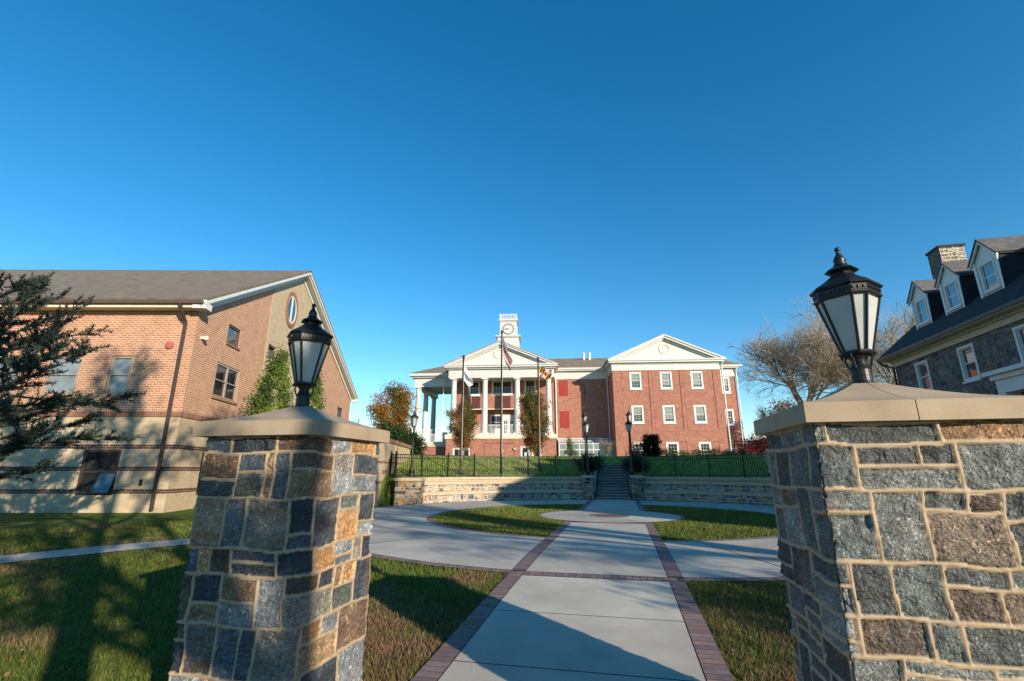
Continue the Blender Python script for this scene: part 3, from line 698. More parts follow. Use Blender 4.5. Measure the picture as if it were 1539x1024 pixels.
for (a, b, c, d) in ((5.63, 6.74, 10.93, 12.88), (5.66, 6.8, 6.98, 9.03)):
    mb = MB(); mb.fbox(f4, a, b, c, d, .0, .05); n_ = 14
    for k in range(n_): z_ = c + .08 + (d - c - .16) * k / n_; mb.fbox(f4, a + .08, b - .08, z_, z_ + .07, .05, .062)
    mb.build('blind_shutter', 'red_shutter', HB)
door(HB, FY(.5), .95, 2.0, 2.6, 4.65, panes=(1, 1), bottom=.9); door(HB, FY(.5), 2.25, 3.3, 2.6, 4.65, panes=(1, 1), bottom=.9)
mb = MB(); mb.fbox(FY(.5), 1.38, 1.66, 3.55, 3.95, -.075, -.06); mb.build('door_notice', 'white_paint', HB)
window(HB, FY(.5), -6.9, -4.9, 2.6, 4.45, glass='glass_dark', nx=2, nz=0, tw=.14, dbl=False)
door(HB, mw_, 25.46, 26.25, 2.6, 4.55, panes=(1, 1), bottom=.8)
mb = MB(); mb.lathe([(.0, -.1), (.13, -.1), (.17, 0), (.12, .1), (0, .12)], (.25, .42, 4.35), 10); mb.build('wall_light', 'white_paint', HB)
# white entablatures, cornices, pediments
def cornice(mb, u0, u1, y, z0, z1, out, back=.3):
    h = z1 - z0
    mb.fbox(FY(y), u0 - out * .35, u1 + out * .35, z0, z0 + h * .35, -back, out * .35); mb.fbox(FY(y), u0 - out, u1 + out, z0 + h * .35, z0 + h * .75, -back, out); mb.fbox(FY(y), u0 - out - .06, u1 + out + .06, z0 + h * .75, z1, -back, out + .06)
en = MB()
en.box(11.70, 24.08, -.06, 4.2, 13.2, 13.92)
en.box(11.60, 24.18, -.16, 4.25, 13.92, 14.08); en.box(11.36, 24.5, -.45, 4.3, 14.08, 14.28); en.box(11.26, 24.72, -.56, 4.35, 14.28, 14.45)
en.box(5.05, 11.70, 3.90, 4.3, 13.0, 14.0); en.box(5.0, 11.3, 3.5, 4.3, 14.0, 14.16); en.box(5.0, 11.2, 3.38, 4.3, 14.16, 14.38)
en.box(24.08, 27.25, 3.92, 18.1, 13.1, 14.12); en.box(24.2, 27.6, 3.5, 18.4, 14.12, 14.28); en.box(24.75, 27.95, 3.38, 18.5, 14.28, 14.48)
# portico entablature
en.box(-7.72, 4.98, .62, 1.38, 12.7, 13.74); en.box(-7.72, -7.0, 1.38, 4.0, 12.7, 13.74); en.box(4.28, 4.98, 1.38, 4.0, 12.7, 13.74)
en.box(-7.95, 5.2, .35, 4.1, 13.74, 13.9); en.box(-8.2, 5.12 + .3, .1, 4.1, 13.9, 14.1); en.box(-8.3, 5.52, .0, 4.1, 14.1, 14.25)
# left porch entablature
en.box(-12.78, -7.73, 3.95, 4.6, 12.3, 13.4); en.box(-12.78, -12.15, 4.6, 15, 12.3, 13.4)
en.box(-13.1, -8.35, 3.62, 15.3, 13.4, 13.58); en.box(-13.36, -8.4, 3.36, 15.5, 13.58, 13.95)
en.build('entablature', 'white_paint', HB)
def pediment(uc, hw, y, zb, za, depth, circ, tymy):
    pd = MB()
    # raking cornices and tympanum
    for s_ in (-1, 1):
        for (o0, o1, yo) in ((.0, .17, -.56), (.17, .42, -.44), (.42, .60, -.2)):
            e0, e1 = (uc + s_ * hw, zb), (uc, za); sl = (za - zb) / hw
            P = lambda u, z, yy: (u, yy, z)
            q = [(e0[0], e0[1] - o0), (e1[0], e1[1] - o0), (e1[0], e1[1] - o1), (e0[0], e0[1] - o1)]
            q = [(uu, max(zz, zb + .004) if k in (0, 3) else zz) for k, (uu, zz) in enumerate(q)]
            q[0] = (uc + s_ * (hw - o0 / sl), zb + .004); q[3] = (uc + s_ * (hw - o1 / sl), zb + .004)
            pd.prism(q, 1, y + yo, y + .3)
    pd.face([(uc - hw + 1.4, y + tymy, zb + .01), (uc + hw - 1.4, y + tymy, zb + .01), (uc, y + tymy, za - .5)])
    return pd.build('pediment', 'white_paint', HB)
pediment(17.92, 6.78, 0.0, 14.45, 17.42, 10, 0, .05); pediment(-1.5, 6.86, .56, 14.25, 17.12, 8, 0, .05)
for (u, z, y) in ((17.92, 15.75, .03), (-1.66, 15.62, .59)):
    n_ = 28; cr = MB()
    for k in range(n_):
        a, b = TAU * k / n_, TAU * (k + 1) / n_; cr.hexa(*[[(u + r * math.cos(t), yy, z + r * math.sin(t)) for r, t, yy in ((.52, a, y), (.62, a, y), (.62, b, y), (.52, b, y))], [(u + r * math.cos(t), yy, z + r * math.sin(t)) for r, t, yy in ((.52, a, y - .05), (.62, a, y - .05), (.62, b, y - .05), (.52, b, y - .05))]])
    cr.build('pediment_roundel', 'cream_paint', HB)
# columns
def column(x, y, z0, z1, r, parent):
    mb = MB(); h = z1 - z0
    prof = [(r * 1.28, z0 + .16), (r * 1.30, z0 + .22), (r * 1.22, z0 + .30), (r * 1.08, z0 + .34), (r, z0 + .42)] + [(r * (1 - .16 * (k / 8) ** 1.6), z0 + .42 + (h - .95) * k / 8) for k in range(1, 9)]
    t = r * .84; prof += [(t * 1.08, z1 - .50), (t * 1.08, z1 - .45), (t, z1 - .42), (t, z1 - .30), (t * 1.12, z1 - .26), (t * 1.3, z1 - .16)]
    mb.lathe(prof, (x, y, 0), 20); mb.box(x - r * 1.36, x + r * 1.36, y - r * 1.36, y + r * 1.36, z0, z0 + .16); mb.box(x - r * 1.15, x + r * 1.15, y - r * 1.15, y + r * 1.15, z1 - .16, z1 + .005)
    return mb.build('column', 'white_paint', parent, smooth=False)
for x in (-7.08, -3.32, .56, 4.3): column(x, 1.0, 6.0, 12.7, .36, HB)
for y in (4.35, 8.3, 13.0): column(-12.3, y, 5.4, 12.3, .38, HB)
fl = MB(); fl.box(-7.9, 5.2, .42, 5.05, 5.5, 6.0); fl.box(-12.85, -7.71, 3.9, 15, 4.72, 5.4); fl.box(-12.9, -7.92, 2.2, 3.9, 4.72, 4.9); fl.build('porch_floor', 'cream_paint', HB)
cl = MB(); cl.box(-7.0, 4.28, 1.38, 4.0, 12.9, 13.0); cl.box(-12.15, -7.7, 4.6, 15, 13.0, 13.1); cl.build('porch_ceiling', 'white_paint', HB)
# roofs
rf = MB()
rf.slab([(11.1, -.55, 14.46), (17.92, -.55, 17.46), (17.92, 11, 17.46), (11.1, 11, 14.46)], .09); rf.slab([(24.74, -.55, 14.46), (24.74, 11, 14.46), (17.92, 11, 17.46), (17.92, -.55, 17.46)], .09)
rf.slab([(-8.36, -.02, 14.25), (-1.5, -.02, 17.16), (-1.5, 9, 17.16), (-8.36, 9, 14.25)], .09); rf.slab([(5.56, -.02, 14.25), (5.56, 9, 14.25), (-1.5, 9, 17.16), (-1.5, -.02, 17.16)], .09)
rf.slab([(-8.4, 3.36, 14.42), (24.7, 3.36, 14.42), (24.7, 11, 17.3), (-8.4, 11, 17.3)], .1); rf.slab([(-8.4, 18.5, 14.42), (-8.4, 11, 17.3), (24.7, 11, 17.3), (24.7, 18.5, 14.42)], .1)
rf.slab([(-13.38, 3.34, 13.96), (-8.3, 3.34, 13.96), (-8.3, 9.4, 16.3), (-9.4, 9.4, 16.3)], .08); rf.slab([(-13.38, 3.34, 13.96), (-9.4, 9.4, 16.3), (-13.38, 15.5, 13.96)], .08); rf.slab([(-13.38, 15.5, 13.96), (-9.4, 9.4, 16.3), (-8.3, 9.4, 16.3), (-8.3, 15.5, 13.96)], .08)
rf.slab([(24.7, 3.36, 14.50), (27.97, 3.36, 14.50), (24.7, 8.4, 17.0)], .08); rf.slab([(27.97, 3.36, 14.50), (27.97, 18.5, 14.50), (24.7, 11, 17.0), (24.7, 8.4, 17.0)], .08)
rf.build('roof', 'shingle_tan', HB)
for u in (9.3, 10.1):
    mb = MB(); mb.lathe([(.16, 16.0), (.16, 17.5), (.24, 17.52), (.24, 17.62), (.1, 17.75)], (u, 9.5, 0), 10); mb.build('roof_vent', 'white_trim', HB)
# downspouts
def pipe(pts, rad, matn, parent, name='downspout'):
    mb = MB(); mb.tube(pts, rad, 8); return mb.build(name, matn, parent)
pipe([(24.28, -.35, 14.1), (24.2, -.1, 13.6), (24.2, -.1, 2.4)], .085, 'white_trim', HB); pipe([(27.32, 3.6, 14.1), (27.28, 3.85, 13.5), (27.28, 3.85, 2.4)], .085, 'white_trim', HB)
pipe([(5.22, 3.85, 13.4), (5.22, 3.85, 3.0)], .075, 'white_trim', HB); pipe([(-8.95, 3.8, 13.9), (-8.95, 3.8, 6.0)], .075, 'white_trim', HB); pipe([(11.5, 3.3, 14.1), (11.62, 3.8, 13.0), (11.62, 3.8, 3.0)], .075, 'white_trim', HB)
pipe([(7.6, 3.7, 12.7), (8.75, 3.85, 12.2), (8.75, 3.85, 10.9)], .06, 'brown_metal', HB)
# railings
def railing(parent, p, q, z0, z1, matn='white_trim', sp=.14, w=.04):
    mb = MB(); p, q = Vector(p), Vector(q); L_ = (q - p).length; d = (q - p).normalized(); fr = ((p.x, p.y, 0), (d.x, d.y, 0), (d.y, -d.x, 0))
    mb.fbox(fr, 0, L_, z1 - .08, z1, -.04, .04); mb.fbox(fr, 0, L_, z0 + .08, z0 + .14, -.03, .03)
    n_ = int(L_ / sp)
    for k in range(n_): u = (k + .5) * L_ / n_; mb.fbox(fr, u - w / 2, u + w / 2, z0 + .14, z1 - .08, -w / 2, w / 2)
    return mb.build('railing', matn, parent)
for a, b in ((-6.6, -3.8), (-2.85, .08), (1.04, 3.8)): railing(HB, (a, 1.0), (b, 1.0), 6.0, 7.15)
railing(HB, (-12.7, 2.35), (-8.6, 2.35), 4.9, 6.2); railing(HB, (-11.85, 4.2), (-10.0, 4.2), 5.4, 6.9)
mb = MB(); mb.box(-8.55, -8.05, 2.22, 2.6, 4.9, 6.3); mb.box(-8.62, -7.98, 2.15, 2.67, 6.3, 6.4); mb.build('newel_post', 'white_paint', HB)
# clock tower
CT = MB(); cxu = -.92
def sq(mb, h, z0, z1, y0=6.0, dd=None): mb.box(cxu - h, cxu + h, y0 - h + 1.1, y0 + h + 1.1, z0, z1)
sq(CT, 1.42, 15.4, 19.1); sq(CT, 1.56, 19.1, 19.22); sq(CT, 1.66, 19.22, 19.36); sq(CT, 1.10, 19.36, 21.35); sq(CT, 1.18, 21.35, 21.5); sq(CT, 1.30, 21.5, 21.62); sq(CT, 1.22, 21.62, 21.74)
for sx in (-1, 1):
    for sy in (-1, 1): CT.box(cxu + sx * 1.08 - .05 - (.0), cxu + sx * 1.08 + .05, 7.1 + sy * 1.08 - .05, 7.1 + sy * 1.08 + .05, 19.37, 21.34)
ct = CT.build('clock_tower', 'white_paint', HB)
bl = MB()
for sx in (-1, 1):
    for sy in (-1, 1): bl.box(cxu + sx * 1.08 - .09, cxu + sx * 1.08 + .09, 7.1 + sy * 1.08 - .09, 7.1 + sy * 1.08 + .09, 21.74, 22.5)
for s_ in (-1, 1):
    for fr in (((cxu, 7.1 + s_ * 1.08, 0), (1, 0, 0), (0, 1, 0)), ((cxu + s_ * 1.08, 7.1, 0), (0, 1, 0), (1, 0, 0))):
        bl.fbox(fr, -.99, .99, 22.34, 22.46, -.05, .05); bl.fbox(fr, -.99, .99, 21.8, 21.86, -.03, .03)
        for k in range(9): u = -.88 + k * .22; bl.fbox(fr, u - .045, u + .045, 21.86, 22.34, -.04, .04)
bl.build('balustrade', 'white_paint', ct)
cf = MB(); yk = 6.0 - .02
def disc(mb, u, y, z, r, n=36, th=.03):
    mb.prism([(u + r * math.cos(TAU * k / n), z + r * math.sin(TAU * k / n)) for k in range(n)], 1, y - th, y)
disc(cf, cxu, yk + .02, 20.33, .74); k_ = cf.build('clock_face', 'white_paint', ct)
hd = MB(); yf = yk - .015
for k in range(60):
    a = TAU * k / 60; 
    big = k % 5 == 0; r0 = .54 if big else .66; w = .032 if big else .014; d = Vector((math.cos(a), 0, math.sin(a))); p_ = Vector((-d.z, 0, d.x)); c = Vector((cxu, yf, 20.33))
    q = [c + d * r0 + p_ * w, c + d * .70 + p_ * w, c + d * .70 - p_ * w, c + d * r0 - p_ * w]; off = Vector((0, -.015, 0)); hd.hexa(q, [v + off for v in q])
for k in range(48):
    a, b = TAU * k / 48, TAU * (k + 1) / 48; q = [(cxu + r * math.cos(t), yf - .001, 20.33 + r * math.sin(t)) for r, t in ((.72, a), (.76, a), (.76, b), (.72, b))]; hd.hexa(q, [(x, y - .02, z) for x, y, z in q])
hd.build('clock_numerals', 'black_iron', ct)
hn = MB()
for ang, L_, w, yo in ((180, .60, .035, -.03), (172, .40, .045, -.045)):   # a quarter to nine
    a = R(ang); d = Vector((math.cos(a), 0, math.sin(a))); p_ = Vector((-d.z, 0, d.x)); c = Vector((cxu, yf + yo, 20.33)); q = [c - d * .1 + p_ * w, c + d * L_ + p_ * w * .5, c + d * L_ - p_ * w * .5, c - d * .1 - p_ * w]; hn.hexa(q, [v + Vector((0, -.012, 0)) for v in q])
hn.build('clock_hands', 'black_iron', ct)
# glazed vestibule
vg = MB(); vf = MB(); x0, x1, yv = 5.4, 11.74, 2.0
zt, zr = 4.95, 5.6
us = [x0 + (x1 - x0) * k / 8 for k in range(9)]
for u in us: vf.box(u - .05, u + .05, yv - .05, yv + .05, 2.4, zt)
for z in (3.35, 4.25, 4.95): vf.box(x0 - .05, x1 + .0, yv - .06, yv + .06, z, z + .09)
vf.box(x0 - .1, x1, 3.85, 3.98, zr - .02, zr + .12); vf.box(x0 - .1, x1, yv + .9, yv + 1.0, zt + .36, zt + .44)
for u in us: vf.slab([(u - .04, yv, zt + .09), (u + .04, yv, zt + .09), (u + .04, 3.95, zr + .08), (u - .04, 3.95, zr + .08)], .06)
for a, b in zip(us, us[1:]): vg.box(a + .05, b - .05, yv - .01, yv + .01, 2.4, zt); vg.slab([(a + .04, yv, zt + .06), (b - .04, yv, zt + .06), (b - .04, 3.9, zr + .03), (a + .04, 3.9, zr + .03)], .02)
v_ = vf.build('vestibule', 'white_trim', HB); vg.build('vestibule_glass', 'glass_curtain', v_)

# ================================================================== left brick building
LB = thing('gabled_brick_building', 'orange and beige brick building with a gable and round window, left behind the pillar', 'building', (-17.15, 16.04, 0), R(17.68))
LX = 24.0; AP = (11.17, 14.75); EL, ER = (0.0, 8.75), (27.6, 8.75)
lf = ((0, 0, 0), (1, 0, 0), (0, -1, 0)); gfm = ((0, 0, 0), (0, 1, 0), (1, 0, 0))
up_w = [(-3.25, -2.35, 4.92, 6.5), (-5.75, -4.45, 4.92, 6.5), (-8.2, -6.9, 4.92, 6.5), (-10.8, -9.5, 4.92, 6.5)]
lo_w = [(-3.52, -2.06, 1.0, 2.72)]
ls = (AP[1] - EL[1]) / (AP[0] - EL[0]); rs = (AP[1] - ER[1]) / (ER[0] - AP[0])
clipg = [(-ls, 1, EL[1]), (rs, 1, ER[1] + rs * ER[0])]
gops = [(2.62, 3.85, 7.78, 8.72), (2.1, 4.4, 5.15, 6.75), (23.2, 24.9, 6.5, 7.4), (2.1, 4.4, .9, 2.7), (8.15, 9.3, 5.6, 6.6)]
bops = [(7.25, 8.35, 8.15, 8.95), (9.4, 10.5, 8.3, 9.1)]
mb = MB()
mb.wall(lf, -LX, 0, 4.2, 8.85, up_w, .14); mb.wall(gfm, 0, 27.6, 4.2, 15, gops + [(7.2, 10.55, 8.1, 9.15)], .14, clip=clipg); mb.wall(((0, 27.6, 0), (1, 0, 0), (0, 1, 0)), -LX, 0, 4.2, 8.85)
mb.build('brick_wall', 'brick_pink', LB)
mb = MB(); bz = [(1.06, 1.22), (1.90, 2.06), (2.74, 2.90)]; zc = [0] + [c for b in bz for c in b] + [4.0]
for a, b in zip(zc[::2], zc[1::2]): mb.wall(lf, -LX, 0, a, b, lo_w, .14); mb.wall(gfm, 0, 27.6, a, b, gops, .14)
mb.wall(((0, 27.6, 0), (1, 0, 0), (0, 1, 0)), -LX, 0, 0, 4.2)
# projecting bay in the middle of the gable
PB = .025; bayf = ((PB, 0, 0), (0, 1, 0), (1, 0, 0)); mb.wall(bayf, 6.95, 15.4, 4.2, 15, bops, .3, clip=[(-ls, 1, EL[1] - .02), (rs, 1, ER[1] + rs * ER[0] - .02)])
mb.face([(0, 6.95, 4.2), (PB, 6.95, 4.2), (PB, 6.95, 12.4), (0, 6.95, 12.4)]); mb.face([(PB, 15.4, 4.2), (0, 15.4, 4.2), (0, 15.4, 13.2), (PB, 15.4, 13.2)])
mb.build('beige_brick_wall', 'brick_beige', LB)
mb = MB()
for a, b in bz: mb.wall(lf, -LX, 0, a, b, lo_w, .14); mb.wall(gfm, 0, 27.6, a, b, gops, .14)
mb.build('brick_band', 'brick_band', LB)
mb = MB(); mb.box(-LX, .05, -.05, .1, 4.0, 4.22); mb.box(-.1, .05, .1, 27.6, 4.0, 4.22); mb.build('belt_course', 'brick_soldier', LB)
for q in up_w: window(LB, lf, *q, mat='tan_frame', glass='glass_curtain', tw=.05, proud=-.05, rec=.13, dbl=True, sill=False, sash=.05)
wl = window(LB, lf, *lo_w[0], mat='dark_bronze', glass='glass_dark', tw=.06, proud=-.04, rec=.13, dbl=True, sill=False, sash=.05)
mb = MB(); mb.hexa([(-2.72, -.22, 1.10), (-2.12, -.22, 1.10), (-2.12, -.19, 1.10), (-2.72, -.19, 1.10)], [(-2.72, .04, 1.80), (-2.12, .04, 1.80), (-2.12, .07, 1.80), (-2.72, .07, 1.80)]); mb.build('open_sash', 'glass_sky', wl)
for i, q in enumerate(gops): window(LB, gfm, *q, mat='tan_frame' if i == 1 else 'brown_metal', glass='glass_dark' if i in (1, 3) else 'glass_sky', tw=.06, proud=-.04, rec=.13, dbl=i in (1,), mull=1 if i in (1, 3) else 0, sill=False)
for q in bops: window(LB, bayf, *q, mat='brown_metal', glass='glass_sky', tw=.06, proud=-.04, rec=.22, dbl=False, sill=False)
mb = MB()
for i, q in enumerate(gops[:2]): mb.fbox(gfm, q[0] - .06, q[1] + .06, q[2] - .1, q[2] - .002, -.02, .07)
mb.build('window_sill', 'brick_soldier', LB)
# oval window in the gable
ov = MB(); og = MB(); om = MB(); yc, zc_, ra, rb = 9.9, 11.88, .78, .92; n_ = 32
E_ = lambda r, t, x: (x, yc + ra * r * math.cos(t), zc_ + rb * r * math.sin(t))
for k in range(n_):
    a, b = TAU * k / n_, TAU * (k + 1) / n_
    ov.hexa([E_(1.0, a, PB), E_(1.28, a, PB), E_(1.28, b, PB), E_(1.0, b, PB)], [E_(1.0, a, PB + .07), E_(1.28, a, PB + .07), E_(1.28, b, PB + .07), E_(1.0, b, PB + .07)])
    om.hexa([E_(.90, a, PB), E_(1.0, a, PB), E_(1.0, b, PB), E_(.90, b, PB)], [E_(.90, a, PB + .045), E_(1.0, a, PB + .045), E_(1.0, b, PB + .045), E_(.90, b, PB + .045)])
og.face([E_(.92, TAU * k / n_, PB + .02) for k in range(n_)])
om.box(PB + .01, PB + .05, yc - .09, yc + .09, zc_ - rb * .9, zc_ + rb * .9)
w_ = ov.build('oval_window', 'brick_soldier', LB); om.build('window_frame', 'white_trim', w_); og.build('pane', 'glass_sky', w_)
# roof, eaves and rakes
ovh = .45
def rz(y): return EL[1] + ls * y if y < AP[0] else ER[1] + rs * (ER[0] - y)
y0, y1 = -.55, 28.3; lift = .42
rf = MB(); X1 = .55
rf.slab([(-LX, y0, rz(y0) + lift), (X1, y0, rz(y0) + lift), (X1, AP[0], AP[1] + lift), (-LX, AP[0], AP[1] + lift)], .10); rf.slab([(-LX, y1, rz(y1) + lift), (-LX, AP[0], AP[1] + lift), (X1, AP[0], AP[1] + lift), (X1, y1, rz(y1) + lift)], .10)
rf.build('roof', 'shingle_grey', LB)
tr = MB()
tr.box(-LX, X1 - .1, y0 + .02, y0 + .10, rz(y0) - .0, rz(y0) + .26); tr.box(-LX, .35, y0 + .1, -.001, rz(y0) + .0, rz(y0) + .05); tr.box(-LX, .06, -.06, .02, 8.46, 8.7)
tr.build('eaves_board', 'cream_paint', LB)
gt = MB(); gt.box(-LX, X1 - .12, y0 - .12, y0 + .015, rz(y0) + .14, rz(y0) + .27); gt.build('gutter', 'brown_metal', LB)
rk = MB()
for (ya, yb, sg) in ((y0, AP[0], 1), (y1, AP[0], -1)):
    za, zb = rz(ya) + lift - .11, AP[1] + lift - .11
    for (d0, d1, xa, xb) in ((0, .20, .36, X1 - .02), (.20, .34, .30, X1 - .12)):
        rk.prism([(ya, za - d0), (yb, zb - d0), (yb, zb - d1), (ya, za - d1)], 0, xa, xb)
    rk.prism([(ya + sg * .3, rz(ya + sg * .3) + .12), (yb, AP[1] + .1), (yb, AP[1] + .02), (ya + sg * .3, rz(ya + sg * .3) + .04)], 0, 0.0, .36)
    rk.prism([(ya + sg * .5, rz(ya + sg * .5) - .0), (yb, AP[1] + .02), (yb, AP[1] - .28), (ya + sg * .5, rz(ya + sg * .5) - .30)], 0, PB + .002, PB + .06)
    rk.box(.0, X1 - .03, min(ya, ya + sg * .5), max(ya, ya + sg * .5), rz(ya) - .04, rz(ya) + lift - .20)
rk.build('rake_board', 'white_trim', LB)
pipe([(-.5, y0 - .06, rz(y0) + .15), (-.46, y0 + .1, 8.3), (-.42, -.10, 7.9), (-.42, -.09, .45)], .075, 'dark_bronze', LB)
mb = MB(); mb.lathe([(.0, -.02), (.15, -.02), (.17, .02), (.16, .08), (.0, .1)], n=16)
for i, v in enumerate(mb.V): mb.V[i] = (v[0] - .95, -.0 - v[2], v[1] + 6.95)
mb.build('alarm_bell', 'bell_red', LB)
mb = MB(); mb.box(-.08, .16, .42, .6, 7.35, 7.45); mb.lathe([(.03, -.12), (.09, -.1), (.1, .0), (.04, .08)], (.2, .5, 7.42), 10); mb.build('flood_light', 'cream_paint', LB)
mb = MB(); mb.box(-1.12, -1.0, -.03, .02, 1.35, 1.58); mb.build('wall_vent', 'black_iron', LB)

def descend(o):
    for ch in o.children: yield ch; yield from descend(ch)
for o in descend(LB):
    me = o.data; v = np.empty(len(me.vertices) * 3); me.vertices.foreach_get('co', v); v = v.reshape(-1, 3); v[:, 1] -= .085 * np.minimum(v[:, 0], 0); me.vertices.foreach_set('co', v.ravel()); me.update()

# beige garden wall running back from the plaza
GW = thing('beige_brick_wall', 'low beige brick wall with a sloping coping beside the green bank, left', 'wall', (-10.95, 21.3, 0), 0)
a_ = math.atan2(29.2 - 21.3, -13.1 + 10.95); du = (math.cos(a_), math.sin(a_), 0); dn = (du[1], -du[0], 0); fr = ((0, 0, 0), du, dn)
mb = MB(); mb.fbox(fr, -1.2, 8.2, .1, 3.28, -.35, 0); mb.build('wall', 'brick_beige', GW)
mb = MB(); mb.fbox(fr, -1.3, 8.3, 3.28, 3.46, -.42, .08); mb.build('coping', 'brick_soldier', GW)
mb = MB()
for z in (1.35, 2.25): mb.fbox(fr, -1.2, 8.2, z, z + .10, .001, .012)
mb.fbox(fr, .2, 1.3, 1.75, 1.95, .001, .015); mb.build('brick_band', 'brick_soldier', GW)

# ================================================================== right stone house
SH = thing('stone_house', 'grey rubble stone house with slate roof and three white dormers at the right', 'house', (14.0, 6.4, 0), 0)
NY = 27.85 - 6.4        # length towards the hall
sfr = ((0, 0, 0), (0, -1, 0), (-1, 0, 0))       # u = -y so that u x z faces -x
sfr = ((0, NY, 0), (0, -1, 0), (-1, 0, 0))
Y2U = lambda y: NY - (y - 6.4)
SW = [(26.18, 25.2), (23.1, 22.14), (20.05, 19.1), (16.9, 15.9), (13.7, 12.7), (10.5, 9.5)]
sops = [(Y2U(a), Y2U(b), 5.42, 6.86) for a, b in SW] + [(Y2U(a), Y2U(b), 1.9, 3.6) for a, b in SW if a != 20.05] + [(Y2U(20.35), Y2U(19.15), .9, 4.2)]
PALH = [((.085, .085, .085), 3), ((.05, .052, .056), 2), ((.13, .12, .105), 3), ((.13, .085, .06), 1.5), ((.16, .14, .11), 2), ((.10, .10, .085), 2)]
stone_sheet('stone_wall', sfr, 0, NY, .0, 7.3, .035, SH, 5, sops, bands=(.2, .36), cols=(.22, .6), mw=.014, pal=PALH, mort=np.array((.17, .15, .12)))
gcl = [(-.98, 1, 7.4), (.98, 1, 7.4 + .98 * 7)]
for (yy, sg) in ((0, 1), (NY, -1)):
    f_ = ((0, yy, 0), (1, 0, 0), (0, -1, 0)) if sg > 0 else ((7, yy, 0), (-1, 0, 0), (0, 1, 0))
    stone_sheet('gable_wall', f_, 0, 7, 0, 10.9, .09, SH, 6, (), clip=gcl, bands=(.25, .4), cols=(.3, .6), pal=PALH, mort=np.array((.17, .15, .12)))
mb = MB(); mb.wall(((7, 0, 0), (0, 1, 0), (1, 0, 0)), 0, NY, 0, 7.4); mb.box(.12, .16, .1, NY - .1, .1, 7.2); mb.build('rear_wall', 'interior', SH)
for q in sops[:-1]: window(SH, sfr, *q, mat='white_trim', glass='glass_sky' if q[2] > 5 else 'glass_dark', tw=.10, proud=.03, rec=.12, nx=0, nz=0, sash=.04)
door(SH, sfr, *sops[-1], panes=(2, 5), bottom=.8)
mb = MB()
u0, u1 = Y2U(20.95), Y2U(18.5); mb.fbox(sfr, u0, u1, 5.25, 5.4, 0, .75); mb.fbox(sfr, u0 + .12, u1 - .12, 5.08, 5.25, 0, .6); mb.fbox(sfr, u0 + .2, u1 - .2, 4.6, 5.08, 0, .5)
for u in (u0 + .2, u1 - .55): mb.fbox(sfr, u, u + .35, .3, 4.6, .02, .5)
mb.build('door_hood', 'white_trim', SH)
mb = MB(); mb.fbox(sfr, u0, u1, .2, .9, 0, 1.1); mb.build('door_step', 'limestone', SH)
# cornice and roof
mb = MB(); mb.fbox(sfr, -.1, NY + .1, 7.02, 7.25, .0, .1); mb.fbox(sfr, -.15, NY + .15, 7.25, 7.34, .0, .2)
mb.fbox(sfr, -.2, NY + .2, 7.34, 7.40, -.1, .58); mb.build('cornice', 'tan_paint', SH)
gt = MB(); gt.fbox(sfr, -.3, NY + .3, 7.38, 7.52, .52, .66); gt.build('gutter', 'black_iron', SH)
rf = MB(); RX, RZ = 3.45, 11.0; sl = (RZ - 7.5) / (RX + .62)
rf.slab([(-.62, -.35, 7.52), (RX, -.35, RZ), (RX, NY + .35, RZ), (-.62, NY + .35, 7.52)], .1); rf.slab([(7.6, -.35, 7.52), (7.6, NY + .35, 7.52), (RX, NY + .35, RZ), (RX, -.35, RZ)], .1)
rf.build('roof', 'slate_dark', SH)
mb = MB()
for yy in (-.30, NY + .18): mb.prism([(-.55, 7.38), (RX, RZ - .12), (RX, RZ - .36), (-.3, 7.38)], 1, yy, yy + .12); mb.prism([(7.5, 7.38), (RX, RZ - .12), (RX, RZ - .36), (7.3, 7.38)], 1, yy, yy + .12)
mb.build('rake_board', 'black_iron', SH)
pipe([(-.6, NY + .2, 7.4), (-.5, NY + .16, 7.2), (-.12, NY - .04, 7.0), (-.1, NY - .05, .4)], .055, 'black_iron', SH)
